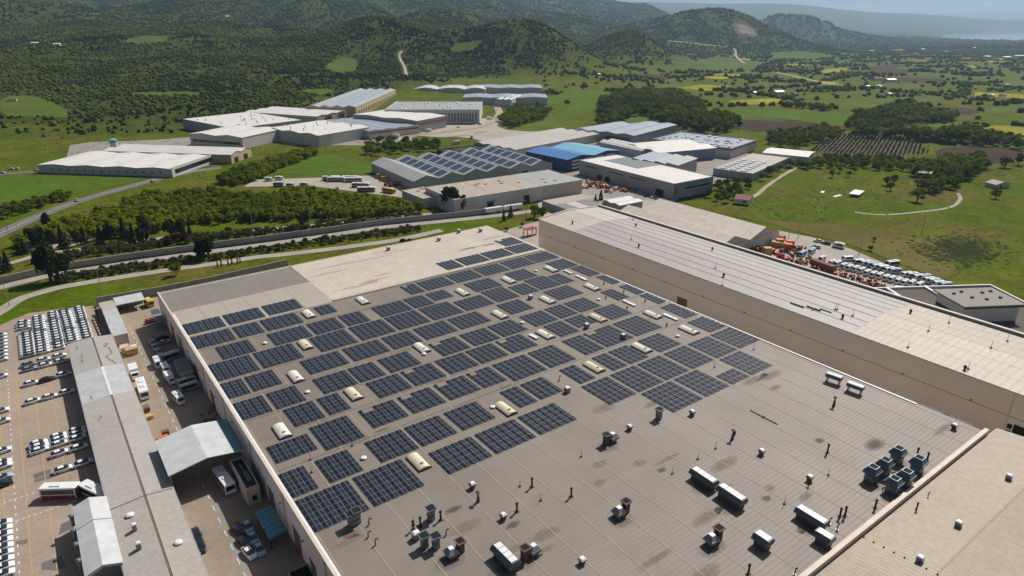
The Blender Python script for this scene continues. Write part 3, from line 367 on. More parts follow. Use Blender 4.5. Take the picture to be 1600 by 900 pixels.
# draped sheets
def inpoly(px,py,poly):
    c=np.zeros(len(px),bool);n=len(poly)
    for i in range(n):
        x0,y0=poly[i];x1,y1=poly[(i+1)%n]
        c^=((y0>py)!=(y1>py))&(px<(x1-x0)*(py-y0)/((y1-y0) or 1e-9)+x0)
    return c
def subdiv_poly(poly,step):
    out=[]
    for i,p in enumerate(poly):
        q=poly[(i+1)%len(poly)];n=max(1,int(math.dist(p,q)/step))
        out+=[(p[0]+(q[0]-p[0])*k/n,p[1]+(q[1]-p[1])*k/n) for k in range(n)]
    return out
def smooth_poly(poly,k=2):
    for _ in range(k):
        o=[]
        for i,p in enumerate(poly):
            q=poly[(i+1)%len(poly)]; o+=[(.75*p[0]+.25*q[0],.75*p[1]+.25*q[1]),(.25*p[0]+.75*q[0],.25*p[1]+.75*q[1])]
        poly=o
    return poly
def sheet(name,poly,z,m,label,cat,flat=True,step=40,round_=0):
    from mathutils.geometry import delaunay_2d_cdt
    from mathutils import Vector
    if round_: poly=smooth_poly(poly,round_)
    if flat:
        o=obj(name,(MB().add([(p[0],p[1],z) for p in poly],[tuple(range(len(poly)))]),m))
    else:
        poly=subdiv_poly(poly,step); P=np.array(poly); lo=P.min(0);hi=P.max(0)
        gx,gy=np.meshgrid(np.arange(lo[0],hi[0],step),np.arange(lo[1],hi[1],step)); gx=gx.ravel();gy=gy.ravel(); k=inpoly(gx,gy,poly)
        pts=[Vector(p) for p in poly]+[Vector((a,b)) for a,b in zip(gx[k],gy[k])]
        n=len(poly); r=delaunay_2d_cdt(pts,[],[list(range(n))],1,1e-4)
        V=np.array([(v.x,v.y) for v in r[0]]); zz=terrain(V[:,0],V[:,1])+z
        me=bpy.data.meshes.new(name); me.from_pydata([(a,b,c) for (a,b),c in zip(V,zz)],[],[f for f in r[2]]); me.materials.append(m); me.update(); o=obj(name,me)
    n=o.data.polygons[0].normal
    if n.z<0: o.data.flip_normals()
    return tag(o,label,cat,kind='structure')
def ribbon(name,pts,wd,z,m,label,cat,drape=True):
    P=[np.array(p,float) for p in pts]; Q=[]
    for i in range(len(P)-1):                    # Catmull-Rom
        p0=P[max(i-1,0)];p1=P[i];p2=P[i+1];p3=P[min(i+2,len(P)-1)]
        for k in range(8):
            t=k/8; Q.append(.5*((2*p1)+(-p0+p2)*t+(2*p0-5*p1+4*p2-p3)*t*t+(-p0+3*p1-3*p2+p3)*t**3))
    Q.append(P[-1]); V=[]
    for i,p in enumerate(Q):
        d=Q[min(i+1,len(Q)-1)]-Q[max(i-1,0)]; d/=np.linalg.norm(d); n=np.array((-d[1],d[0]))*wd/2
        for s in (1,-1):
            a=p+n*s; V.append((a[0],a[1],(float(terrain(a[0],a[1])) if drape else 0)+z))
    o=obj(name,(MB().add(V,[(2*i,2*i+1,2*i+3,2*i+2) for i in range(len(Q)-1)]),m)); 
    if o.data.polygons[0].normal.z<0: o.data.flip_normals()
    tag(o,label,cat,kind='structure'); return Q
fm={}
for k,c,v in (('green',(.085,.120,.018),.18),('lush',(.074,.124,.010),.18),('soil',(.062,.042,.032),.2),('yellow',(.26,.24,.022),.3),('orchard',(.105,.095,.06),.15),('dry',(.125,.108,.030),.25)):
    fm[k]=mat('field_'+k,c,1,v,.02,fine=.12 if k!='dry' else .6,spec=.05)
FN={'green':'dull green meadow','lush':'bright green crop field','soil':'dark ploughed field','yellow':'yellow flowering field','orchard':'brown orchard plot','dry':'dry olive brown grass'}
for n,(k,poly) in FIELDS.items():
    sheet('field',poly,.12 if k!='x' else .2,fm[k],FN[k]+' among the hedgerows','field',flat=False,step=25 if poly[0][1]*FY+poly[0][0]*FX<1500 else 60,round_=1)
# further strips of the patchwork, laid out on a skewed field grid
nf=0
for i in range(-30,60):
    for j in range(-30,60):
        rr=random.Random(i*131+j*7); s=1.0
        cx,cy=i*125+rr.uniform(-15,15)+1200,j*72+rr.uniform(-10,10)+900
        ca,sa=math.cos(.35),math.sin(.35); wx,wy=cx*ca-cy*sa,cx*sa+cy*ca
        fw=wx*FX+wy*FY; 
        if not 950<fw<4200: continue
        px=800+1128*(wx*RX+wy*RY)/fw
        if not (900+ (fw-950)*.05<px<1680) or woodmask(np.array([wx]),np.array([wy]))[0]>.1 or rr.random()>.42: continue
        if any(inpoly(np.array([wx]),np.array([wy]),smooth_poly(p,1))[0] for k_,p in FIELDS.values()) or any(math.dist((wx,wy),q_)<75 for k_,p in FIELDS.values() for q_ in p): continue
        a,b=rr.uniform(42,60),rr.uniform(22,33); poly=[(wx+(u*a+rr.uniform(-5,5))*ca-(v*b+rr.uniform(-4,4))*sa,wy+(u*a)*sa+(v*b)*ca) for u,v in ((-1,-1),(1,-1),(1,1),(-1,1))]
        k=rr.choice(('green','lush','lush','green','soil','yellow','lush')) if nf%9 else 'yellow'; nf+=1
        FIELDS['p%d'%nf]=(k,poly); sheet('field',poly,.25,fm[k],FN[k]+' in the far patchwork of the plain','field',flat=False,step=30)
ribs={}
RL={'asphalt_road':('asphalt','grey asphalt road climbing past the white roofed plant'),'front_road':('asphalt','grey road in front of the white roofed plant'),'upper_path':('path','pale upper service path through the scrub belt'),'lower_road':('path','narrow road under the long concrete wall'),'perimeter_road':('path','narrow perimeter road behind the big solar factory')}
for i,(n,(wd,pts)) in enumerate(ROADS.items()):
    ribs[n]=ribbon('road' if 'road' in n else 'path',pts,wd,.03+.012*i,M[RL[n][0]],RL[n][1],'road')
ribs['w']=ribbon('road_marking',ROADS['asphalt_road'][1],.25,.10,M['white'],'white centre line of the asphalt road','road marking')
for i,(n,(wd,pts)) in enumerate(RPATHS.items()): ribbon('track' if 'road' not in n else 'road',pts,wd,.25+.02*i if n not in('dirt_path','field_path') else .06,M['dirt' if n!='field_path' else 'path'],'pale '+n.replace('_',' ')+' crossing the fields','track')
sheet('eroded_bank',EROD,.05,M['dirt'],'bare eroded earth bank below the thicket','bank',round_=1)
QM=stainmat('quarry_rock',(.26,.175,.14),1.0)
for n_ in QM.node_tree.nodes:
    if n_.type=='TEX_NOISE': n_.inputs['Scale'].default_value=.02
sheet('quarry_scar',QUARRY,.8,QM,'reddish quarry scar on the far hillside','quarry',flat=False,step=40,round_=1)
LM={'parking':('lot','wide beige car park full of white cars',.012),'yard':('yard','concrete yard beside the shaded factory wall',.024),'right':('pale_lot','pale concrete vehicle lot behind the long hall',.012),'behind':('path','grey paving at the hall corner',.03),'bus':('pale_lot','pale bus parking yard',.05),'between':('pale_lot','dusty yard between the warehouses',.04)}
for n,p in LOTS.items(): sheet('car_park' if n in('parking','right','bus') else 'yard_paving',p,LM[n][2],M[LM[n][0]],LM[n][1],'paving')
sheet('industrial_paving',GAPYARD,.06,M['pale_lot'],'pale gravel yard between the two groups of halls','paving',round_=1)
def GP(D,px): l=(px-800)/1128*D; return (D*FX+l*RX,D*FY+l*RY)
pz=mat('industrial_paving',(.27,.25,.22),.95,.18,.03,fine=.3,stain=((.17,.15,.10),.03,.55,.7))
sheet('industrial_paving',[GP(600,430),GP(640,380),GP(700,290),GP(790,300),GP(900,430),GP(1000,520),GP(1090,600),GP(1080,760),GP(860,790),GP(720,770),GP(640,690),GP(600,560)],.05,pz,'grey paved yards between the far factory halls','paving')
sheet('industrial_paving',[GP(520,720),GP(590,760),GP(610,900),GP(640,1040),GP(560,1200),GP(520,1280),GP(470,1190),GP(440,1120),GP(400,1010),GP(430,900),GP(470,800)],.05,pz,'grey paved yards around the blue roofed hall','paving')
sheet('industrial_paving',[GP(545,50),GP(575,260),GP(620,400),GP(670,400),GP(660,180),GP(600,60)],.05,pz,'paved forecourt around the white roofed plant','paving')
for k,p in enumerate(LOTPATCH): sheet('tar_patch',p,.016,M['asphalt'],'dark tar repair patch on the beige car park','paving')
# painted lines of the lots
def lines(name,segs,wd,z,m,label):
    b=MB()
    for (x0,y0),(x1,y1) in segs:
        d=np.array((x1-x0,y1-y0));d/=np.linalg.norm(d);n=np.array((-d[1],d[0]))*wd/2
        b.add([(x0+n[0],y0+n[1],z),(x1+n[0],y1+n[1],z),(x1-n[0],y1-n[1],z),(x0-n[0],y0-n[1],z)],[(0,3,2,1)])
    tag(obj(name,(b,M[m])),label,'road marking',kind='structure')
lines('yellow_bay_lines',[((x,112),(x,246)) for x in (-21.5,-17.3,-13.1,-8.9,-4.7)]+[((-21.5,y),(-4.7,y)) for y in range(166,246,12)],.14,.02,'yellow','faded yellow bay lines across the beige car park')
lines('white_dashes',[((x,y),(x,y+.9)) for x in (-19.4,-22.6) for y in range(120,250,3)]+[((x,163+0.02*x),(x+.5,163)) for x in np.arange(-26,-8,1.1)]+[((x,172),(x+.5,172)) for x in np.arange(-26,-14,1.1)],.22,.022,'white','dashed white lane marks on the beige car park')
lines('yard_marking',[((17.6,y),(17.6,y+2.2)) for y in range(100,262,5)],.14,.034,'white','dashed white line down the concrete yard')
lines('blue_line',[((18.6,134),(18.6,146)),((14.2,134),(18.6,134)),((17.8,113),(18,128)),((13.6,112),(17.8,113))],.18,.036,'blue_paint','blue painted walkway outline in the yard')
lines('yellow_hatch',[((12.3,232),(16.4,232)),((16.4,232),(16.4,222)),((12.3,200),(12.3,232))],.16,.036,'yellow','yellow bay outline beside the long shed')
# ---------------------------------------------------------------- vegetation
def leaf_quads(P,Nn,size,r):
    n=len(P); t=r.normal(size=(n,3)); t-=Nn*(t*Nn).sum(1)[:,None]; t/=np.linalg.norm(t,axis=1)[:,None]; b=np.cross(Nn,t)
    s=(size*r.uniform(.6,1.3,n))[:,None]; a=s*r.uniform(.6,1,n)[:,None]
    V=np.stack([P-t*s-b*a*.3,P-t*s*.1-b*a,P+t*s+b*a*.2,P+t*s*.1+b*a],1).reshape(-1,3)
    return V,np.arange(4*n).reshape(-1,4)
def crown(seed,kind,n):
    r=np.random.default_rng(seed)
    if kind in('con','cypress'):
        u=r.uniform(0,1,n)**1.3; a=r.uniform(0,6.283,n); w=(1-u)*(.55 if kind=='con' else .30)+.05; w=w*(1+.25*np.sin(u*38)) if kind=='con' else w*np.where(u<.12,u/.12,1)
        h=2.4 if kind=='con' else 2.6
        rr=w*r.uniform(.6,1,n)**.5; P=np.stack([rr*np.cos(a),rr*np.sin(a),u*h+.15],1); Nn=np.stack([np.cos(a),np.sin(a),np.full(n,.5)],1)+r.normal(0,.35,(n,3))
    else:
        k=9; C=r.normal(size=(k,3)); C/=np.linalg.norm(C,axis=1)[:,None]; C*=r.uniform(.25,.68,(k,1)); C[:,2]=C[:,2]*.75; rad=r.uniform(.34,.52,k)
        j=r.integers(0,k,n); d=r.normal(size=(n,3)); d[:,2]=np.where(r.random(n)<.3,d[:,2],np.abs(d[:,2])); d/=np.linalg.norm(d,axis=1)[:,None]
        P=C[j]+d*rad[j][:,None]*r.uniform(.75,1.05,(n,1)); P[:,2]+=1.0; Nn=d+r.normal(0,.4,(n,3))
        if kind=='dark': P[:,2]=P[:,2]*1.25; P[:,:2]*=.8
    Nn/=np.linalg.norm(Nn,axis=1)[:,None]
    return leaf_quads(P,Nn,{'con':.12,'cypress':.10}.get(kind,.155),r)
def lump(seed,flat=.8):
    r=np.random.default_rng(seed); bm_v=[];t=(1+5**.5)/2
    V=np.array([(-1,t,0),(1,t,0),(-1,-t,0),(1,-t,0),(0,-1,t),(0,1,t),(0,-1,-t),(0,1,-t),(t,0,-1),(t,0,1),(-t,0,-1),(-t,0,1)],float);V/=np.linalg.norm(V[0])
    Fc=[(0,11,5),(0,5,1),(0,1,7),(0,7,10),(0,10,11),(1,5,9),(5,11,4),(11,10,2),(10,7,6),(7,1,8),(3,9,4),(3,4,2),(3,2,6),(3,6,8),(3,8,9),(4,9,5),(2,4,11),(6,2,10),(8,6,7),(9,8,1)]
    V=list(map(tuple,V));ca={};F2=[]
    def mid(a,b):
        k=(min(a,b),max(a,b))
        if k not in ca: p=np.array(V[a])+np.array(V[b]);p/=np.linalg.norm(p);V.append(tuple(p));ca[k]=len(V)-1
        return ca[k]
    for a,b,c in Fc: x,y,z=mid(a,b),mid(b,c),mid(c,a);F2+=[(a,x,z),(b,y,x),(c,z,y),(x,y,z)]
    V=np.array(V);V*=r.uniform(.62,1.22,(len(V),1));V[:,2]*=flat;V[:,2]+=.62
    return V,np.array(F2)
TREE_KIND={'bright':'leaf_bright','mid':'leaf_mid','dark':'leaf_dark','con':'leaf_dark','cypress':'leaf_dark','scrub':'leaf_scrub','red':'leaf_red'}
CR={}
for k in TREE_KIND:
    for s in range(4):
        V,Q=crown(11*s+len(k),k,{'con':420,'cypress':260,'dark':420}.get(k,330)); CR[k,s]=np_mesh(k+'_crown',V,Q,[M[TREE_KIND[k]]])
TRK=MB().cyl(0,0,0,.9,.085,.05,7).tube([(0,0,.5),(.22,.1,.95)],.035,5).tube([(0,0,.45),(-.2,.14,.9)],.035,5).tube([(0,0,.55),(.02,-.24,1.0)],.03,5).mesh('trunk',M['bark'])
def gn_scatter(name,pts,scl,rot,idx_,meshes,label,cat,group=None):
    me=bpy.data.meshes.new(name); P=np.asarray(pts,np.float32); me.vertices.add(len(P)); me.vertices.foreach_set('co',P.ravel())
    for n,a,t in (('sc',scl,'FLOAT'),('rz',rot,'FLOAT'),('vi',idx_,'INT')):
        x=me.attributes.new(n,t,'POINT'); x.data.foreach_set('value',np.asarray(a,np.float32 if t=='FLOAT' else np.int32))
    o=obj(name,me)
    g=bpy.data.node_groups.new(name+'_scatter','GeometryNodeTree'); g.interface.new_socket('Geometry',in_out='INPUT',socket_type='NodeSocketGeometry'); g.interface.new_socket('Geometry',in_out='OUTPUT',socket_type='NodeSocketGeometry')
    N=g.nodes;L=g.links; gi=N.new('NodeGroupInput');go=N.new('NodeGroupOutput'); ip=N.new('GeometryNodeInstanceOnPoints'); jn=N.new('GeometryNodeJoinGeometry')
    for m in meshes:
        src=bpy.data.objects.new(m.name+'_source',m); oi=N.new('GeometryNodeObjectInfo'); oi.inputs['Object'].default_value=src; oi.inputs['As Instance'].default_value=False
        gt=N.new('GeometryNodeGeometryToInstance'); L.new(oi.outputs['Geometry'],gt.inputs[0]); L.new(gt.outputs[0],jn.inputs[0])
    def na(n,t): x=N.new('GeometryNodeInputNamedAttribute'); x.data_type=t; x.inputs['Name'].default_value=n; return x.outputs['Attribute']
    L.new(gi.outputs[0],ip.inputs['Points']); L.new(jn.outputs[0],ip.inputs['Instance']); ip.inputs['Pick Instance'].default_value=True
    L.new(na('vi','INT'),ip.inputs['Instance Index']); cx=N.new('ShaderNodeCombineXYZ'); L.new(na('rz','FLOAT'),cx.inputs[2]); L.new(cx.outputs[0],ip.inputs['Rotation']); L.new(na('sc','FLOAT'),ip.inputs['Scale']); L.new(ip.outputs[0],go.inputs[0])
    md=o.modifiers.new('scatter','NODES'); md.node_group=g
    return tag(o,label,cat,group,'stuff')
ALL=[]
for name,sp,kind,(a,b),poly in ZONES:
    P=np.array(poly);lo=P.min(0);hi=P.max(0);gx,gy=np.meshgrid(np.arange(lo[0],hi[0],sp),np.arange(lo[1],hi[1],sp)); gx=gx.ravel()+rng.uniform(-.45,.45,gx.size)*sp; gy=gy.ravel()+rng.uniform(-.45,.45,gy.size)*sp
    k=inpoly(gx,gy,poly); 
    for x,y in zip(gx[k],gy[k]): ALL.append((math.hypot(x,y)+(5000 if kind=='scrub' else 0),x,y,kind if not(kind=='dark' and rng.random()<.3) else 'con',rng.uniform(a,b),name))
for (x,y),k,s in LONE: ALL.append((0 if s>5 else math.hypot(x,y),x,y,k,s,'lone'))
BL=[(v[0],v[1],v[2],v[3],v[4]) for v in BLD.values()]
def clear_of_buildings(x,y,mg=2.5):
    ok=np.ones(np.shape(x),bool)
    for bx,by,a,le,lw in BL:
        c,s=math.cos(R_(a)),math.sin(R_(a)); u=(x-bx)*c+(y-by)*s; v=-(x-bx)*s+(y-by)*c
        ok&=~((u>-mg)&(u<le+mg)&(v>-mg)&(v<lw+mg))
    return ok
def off_roads(x,y,mg=1.0):
    ok=np.ones(np.shape(x),bool)
    for n,(wd,pts) in ROADS.items():
            for a,b in zip(ribs[n][:-1],ribs[n][1:]):
                d=b-a; t=np.clip(((x-a[0])*d[0]+(y-a[1])*d[1])/(d@d),0,1); ok&=np.hypot(x-a[0]-t*d[0],y-a[1]-t*d[1])>wd/2+mg
    return ok
ax=np.array([t[1] for t in ALL]);ay=np.array([t[2] for t in ALL]);keep=clear_of_buildings(ax,ay)&off_roads(ax,ay,1.6)
ALL=sorted(t for t,k in zip(ALL,keep) if k or t[5]=='lone')
TL={'thicket':('bright green leafy tree crowded into the thicket behind the solar factory','trees of the thicket'),'copse':('leafy green tree in the small copse behind the warehouses','trees of the copse'),'conifer':('dark evergreen tree along the front of the bright thicket','evergreens in front of the thicket'),'verge_scrub':('low olive bush on the bank between the two service roads','bushes on the road bank'),'cypress_row':('slim dark cypress in the clipped row behind the factory wall','cypress row'),'bank':('green tree on the bank beside the asphalt road','trees on the road bank'),'right_wood':('large round crowned tree in the wood beyond the warehouses','trees of the far wood'),'right_scrub':('rounded green tree at the edge of the open meadow','meadow edge trees'),'hedge':('hedgerow tree between two bright fields','hedgerow trees'),'lone':None}
LN={'con':'narrow dark conifer','dark':'broad dark evergreen tree','mid':'round green tree','bright':'bright green bushy tree','red':'dark red leaved shrub'}
nind=300; lone_i={}
for d,x,y,kind,s,zn in ALL[:nind]:
    z=float(terrain(x,y)); t=empty('tree' if s>3.6 else 'bush',(x,y,z-.05),rng.uniform(0,6.28)); h=s/2*(1.05 if kind not in('con','cypress') else .82)
    t.scale=(h*rng.uniform(.9,1.1),h*rng.uniform(.9,1.1),h*rng.uniform(.9,1.15))
    obj('trunk',TRK,t); obj('crown',CR[kind,int(rng.integers(4))],t)
    if zn=='lone':
        lone_i[kind]=lone_i.get(kind,0)+1; o=lone_i[kind]
        side='behind the solar factory' if x<215 and y<330 else ('in the open meadow' if x>280 and y<260 else 'between the warehouses')
        tag(t,LN[kind]+' standing '+side,'tree' if s>3.6 else 'bush','single '+LN[kind]+'s '+side)
    else: tag(t,TL[zn][0],'tree' if zn!='verge_scrub' else 'bush',TL[zn][1])
rest=ALL[nind:]
byz={}
for t in rest: byz.setdefault((t[5] if t[5] not in('lone','hedge') else 'right_scrub',t[3]),[]).append(t)
WN={'thicket':('woodland','bright green thicket behind the solar factory'),'copse':('woodland','small copse between the warehouses'),'conifer':('woodland','dark evergreens edging the thicket'),'verge_scrub':('roadside_scrub','low scrub on the banks beside the service roads'),'cypress_row':('woodland','cypress row behind the wall'),'bank':('roadside_scrub','bushy bank beside the asphalt road'),'right_wood':('woodland','dense dark green wood beyond the warehouses'),'right_scrub':('woodland','loose trees round the open meadow')}
for (zn,kind),ts in byz.items():
    P=np.array([(t[1],t[2],float(terrain(t[1],t[2]))-.05) for t in ts]); s=np.array([t[4] for t in ts])/2
    gn_scatter(WN[zn][0],P,s*(1.05 if kind not in('con','cypress') else .82),rng.uniform(0,6.28,len(P)),rng.integers(0,4,len(P)),[CR[kind,i] for i in range(4)],WN[zn][1],'trees')
# hill scrub: real lumps of foliage spread over the slopes
FP=[p for k,p in FIELDS.values()]
def open_ground(x,y):
    ok=np.ones(len(x),bool)
    for p in FP+[QUARRY]: ok&=~inpoly(x,y,p)
    for n,(wd,pts) in RPATHS.items():
        for i in range(len(pts)-1):
            for t in np.linspace(0,1,30): ok&=np.hypot(x-(pts[i][0]+(pts[i+1][0]-pts[i][0])*t),y-(pts[i][1]+(pts[i+1][1]-pts[i][1])*t))>wd*.75+4
    return ok&clear_of_buildings(x,y,14)
def ring(d0,d1,n,a0=-37.5,a1=37.5):
    d=np.sqrt(rng.uniform(d0*d0,d1*d1,n)); a=np.tan(np.radians(rng.uniform(a0,a1,n))); l=a*d
    return d*FX+l*RX,d*FY+l*RY
HL=[np_mesh('foliage_lump',*lump(i,.85),[M['leaf_hill']]) for i in range(5)]; HD=[np_mesh('dark_lump',*lump(20+i,1.15),[M['leaf_dark']]) for i in range(3)]; HM=[np_mesh('tree_lump',*lump(40+i,1.0),[M['leaf_mid']]) for i in range(4)]
def hill_layer(d0,d1,n,r0,r1,label):
    x,y=ring(d0,d1,n); w=woodmask(x,y); k=(w>rng.uniform(.15,.9,n))&open_ground(x,y); k&=(fnoise(x,y,230,9)+.5*fnoise(x,y,60,5)>-.35)|(rng.random(n)<.22)
    x,y=x[k],y[k]; z=terrain(x,y); pine=(fnoise(x,y,620,21)+.35*fnoise(x,y,150,2)>.82)
    s=rng.uniform(r0*.7,r1*1.15,len(x))*np.where(rng.random(len(x))<.12,1.4,1)
    P=np.stack([x,y,z-.2*s],1)
    gn_scatter('hillside_scrub',P[~pine],s[~pine],rng.uniform(0,6.28,(~pine).sum()),rng.integers(0,6,(~pine).sum()),HL+HM[:1],label,'scrub')
    if pine.sum(): gn_scatter('pine_plantation',P[pine],s[pine]*.9,rng.uniform(0,6.28,pine.sum()),rng.integers(0,3,pine.sum()),HD,'dark pine planting on '+label,'pines')
hill_layer(620,1200,34000,1.0,2.3,'the lower scrubby slopes')
hill_layer(1200,2100,78000,1.4,2.7,'the middle hillsides')
hill_layer(2100,3800,76000,2.4,4.4,'the upper hillsides')
hill_layer(3800,6500,34000,6,11,'the far mountain flanks')
# plain trees and hedgerows out to the lake
def plain_layer(d0,d1,n,r0,r1,th,label):
    x,y=ring(d0,d1,n,2,37.5); w=woodmask(x,y); h=np.minimum(np.abs(np.sin(x/95+.8*np.sin(y/170))),np.abs(np.sin(y/80+.7*np.sin(x/140))))
    k=(w<.3)&open_ground(x,y)&((h<.13)|(fnoise(x,y,240,14)>th)|(rng.random(n)<.06)); x,y=x[k],y[k]; z=terrain(x,y); k=z>-69; x,y,z=x[k],y[k],z[k]
    fw=x*FX+y*FY; px=800+1128*(x*RX+y*RY)/fw; k=(fw>900)|((px>1290)&(fw>560)); x,y,z=x[k],y[k],z[k]
    s=rng.uniform(r0,r1,len(x)); gn_scatter('hedgerow_trees',np.stack([x,y,z-.2*s],1),s,rng.uniform(0,6.28,len(x)),rng.integers(0,4,len(x)),HM,label,'trees')
plain_layer(600,1500,8000,1.8,4.2,.8,'hedgerow trees scattered over the near plain')
plain_layer(1500,3200,15000,2.8,5.5,.55,'hedgerow trees scattered over the middle plain')
plain_layer(3200,6300,18000,5,10,.3,'tree cover of the plain towards the lake')
# orchard rows
op=FIELDS['f26'][1]; P=np.array(op);lo=P.min(0);hi=P.max(0);c=P.mean(0); L_=90
u,v=np.meshgrid(np.arange(-L_,L_,5.5),np.arange(-L_,L_,3.2)); a=R_(22); x=(c[0]+u*math.cos(a)-v*math.sin(a)).ravel()+rng.uniform(-.4,.4,u.size);y=(c[1]+u*math.sin(a)+v*math.cos(a)).ravel(); k=inpoly(x,y,op); x,y=x[k],y[k]
gn_scatter('orchard_rows',np.stack([x,y,terrain(x,y)],1),rng.uniform(.8,1.4,len(x)),rng.uniform(0,6,len(x)),rng.integers(0,4,len(x)),[CR['scrub',i] for i in range(4)],'young orchard planted in straight rows','orchard')
# meadow tufts and grass on the near ground
def tuft(seed):
    r=np.random.default_rng(seed);n=26;P=np.stack([r.normal(0,.5,n),r.normal(0,.5,n),r.uniform(.05,.25,n)],1);Nn=r.normal(size=(n,3));Nn[:,2]=np.abs(Nn[:,2])*.7+.3;Nn/=np.linalg.norm(Nn,axis=1)[:,None];return leaf_quads(P,Nn,.22,r)
TF=[np_mesh('grass_tuft',*tuft(i),[M['leaf_bramble']]) for i in range(3)]
bx,by=MISC['brush']; n=900; x=bx+rng.normal(0,14,n)+8;y=by+rng.normal(0,9,n)
gn_scatter('bramble_patch',np.stack([x,y,terrain(x,y)],1),rng.uniform(.5,1.3,n),rng.uniform(0,6,n),rng.integers(0,3,n),TF,'grey green bramble patch in the open meadow','brambles')
n=9000; x,y=ring(230,620,n); px=800+1128*(x*RX+y*RY)/(x*FX+y*FY); k=(((px>1130)&(x>318))|((px<700)&(y>300)))&clear_of_buildings(x,y,3)&off_roads(x,y,0)&(fnoise(x,y,70,4)>.1)
for p in LOTS.values(): k&=~inpoly(x,y,p)
x,y=x[k],y[k]
gn_scatter('meadow_tufts',np.stack([x,y,terrain(x,y)],1),rng.uniform(.4,1.1,len(x)),rng.uniform(0,6,len(x)),rng.integers(0,3,len(x)),TF,'rough tufts in the open meadow','grass')
# ---------------------------------------------------------------- the big solar factory
ZR=10.8; X0,X1,Y0,Y1=28.8,176.0,44.6,261.6
fac=tag(empty('factory_building',(0,0,0)),'huge low factory with brown grey roof covered in solar arrays','building')
b=MB()
b.box(X0,Y0,0,X0+.4,Y1,ZR+.35).box(X1-.4,Y0,0,X1,Y1,ZR-.1).box(X0+.4,Y1-.4,0,X1-.4,Y1,ZR-.1).box(X0+.4,Y0,0,X1-.4,Y0+.4,ZR-.1)
obj('wall',(b,M['wall']),fac)
for n,x0,x1,y0,y1,m,lb in (('roof',X0+.42,X1,Y0,216,'roof',None),('roof',X0+.42,78.3,216.02,240,'roof_cream','cream roof strip'),('roof',X0+.42,78.3,240.02,Y1,'roof_grey','bare grey roof section'),('roof',78.32,X1,216.02,Y1,'roof_white','stained white roof section')):
    o=obj(n,(MB().box(x0,y0,ZR-.35,x1,y1,ZR if m!='roof_grey' else ZR-.12),M[m]),fac)
    if lb:o['label']=lb
sm=MB().box(-.11,0,0,.11,171.2,.05).mesh('seam',M['seam'])
for i in range(20):
    x=30.3+7.57*i
    if X0+1<x<X1-1: obj('seam',sm,fac,(x,Y0+.1,ZR))
sc=MB().box(-.1,0,0,.1,23.8,.04).mesh('seam',M['seam']); sg=MB().box(-.1,0,0,.1,21.2,.04).mesh('seam',M['seam'])
for x in (38,45.5,53,60.7,68.3): obj('seam',sc,fac,(x,216.1,ZR))
for x in (33,38.5,45,53,60.7,68.3): obj('seam',sg,fac,(x,240.2,ZR-.12))
for y in (130.9,155.5,167.4,179.4,203.5,145): obj('valley_gutter',(MB().box(X0+1,y-.12,ZR,X1-1,y+.12,ZR+.035),M['dark_joint'] if y in(130.9,167.4,203.5) else M['patch']),fac)
obj('roof_step',(MB().box(78.3,216.1,ZR,X1-2,217.3,ZR+.3),M['roof_cream']),fac)
obj('parapet',(MB().box(X0-.08,Y0,ZR+.355,X0+.44,Y1,ZR+.46),M['coping']),fac)
obj('gutter',(MB().box(X0+.6,Y0,ZR+.002,X0+1.1,238,ZR+.12),M['white_metal']),fac)
obj('gutter',(MB().box(X1-.9,60,ZR+.002,X1-.35,178,ZR+.22),M['white_metal']),fac)
obj('parapet',(MB().box(X0+.4,Y1-.02,ZR-.1,X1,Y1+.3,ZR+.12),M['coping']),fac)
pw=MB().box(96,43.6,0,X1+.8,44.58,ZR+.55).mesh('parapet',M['coping']); obj('parapet',pw,fac)
# walkway grating slats on the right edge
sl_=MB().box(0,0,0,1.5,.35,.05).mesh('slat',M['white_metal'])
for i in range(46): obj('slat',sl_,fac,(X1-2.5,122+i*2.1,ZR+.01))
# left wall doors, downpipes, lamps
for y,wd,h in ((253,4.0,5),(241,4.2,5.5),(229,4.2,5.5),(206,3.5,5),(186,3.5,5),(133,4,5),(116,4.2,5.5),(107,3,4)):
    o=obj('door',(MB().box(X0-.10,y-wd/2,0,X0-.002,y+wd/2,h).box(X0-.16,y-wd/2-.2,h,X0-.002,y+wd/2+.2,h+.25),M['brown_steel']),fac)
dp=MB().box(-.14,-.09,0,-.004,.09,ZR).mesh('downpipe',M['concrete'])
for y in (262-.4,224,194,171,147,123,99): obj('downpipe',dp,fac,(X0,y,0))
wl=MB().box(-.7,-.15,0,-.004,.15,.15).mesh('wall_lamp',M['steel'])
for y in (247,235,214,199,180,164,140,125,111): obj('wall_lamp',wl,fac,(X0,y,6.8))
# dirt patches and stains that have a shape of their own
def blob(cx,cy,rx,ry,seed,z,m,par):
    r=random.Random(seed); pts=[]
    for i in range(18):
        a=6.2832*i/18; k=r.uniform(.65,1.15); pts.append((cx+rx*k*math.cos(a),cy+ry*k*math.sin(a),z))
    return obj('stain',(MB().add(pts,[tuple(range(18))]),M[m]),par)
for i,(x,y,rx,ry,m) in enumerate(((148.6,57.5,2.6,1.5,'patch'),(100.2,80.6,1.1,.7,'patch'),(110.9,61,1,.7,'patch'),(55.8,97,1.6,.8,'patch'),(35.5,103,1.3,1.1,'rust'),(63,86,1.4,.7,'patch'),(142,101.5,1.1,.8,'rust'),(92.5,131,2.6,.5,'rust'),(56.5,132,2,.5,'rust'),(80,144.3,2.2,.4,'rust'),(139.5,66,1.2,.8,'patch'))): blob(x,y,rx*1.6,ry*1.6,i,ZR+.012,{'patch':'stain_dark','rust':'stain_rust'}[m],fac)
for i in range(46): blob(random.uniform(32,172),random.uniform(48,104) if i%3 else random.uniform(104,215),random.uniform(2,7),random.uniform(.8,2.2),100+i,ZR+.008+.0001*i,'stain_tan',fac)
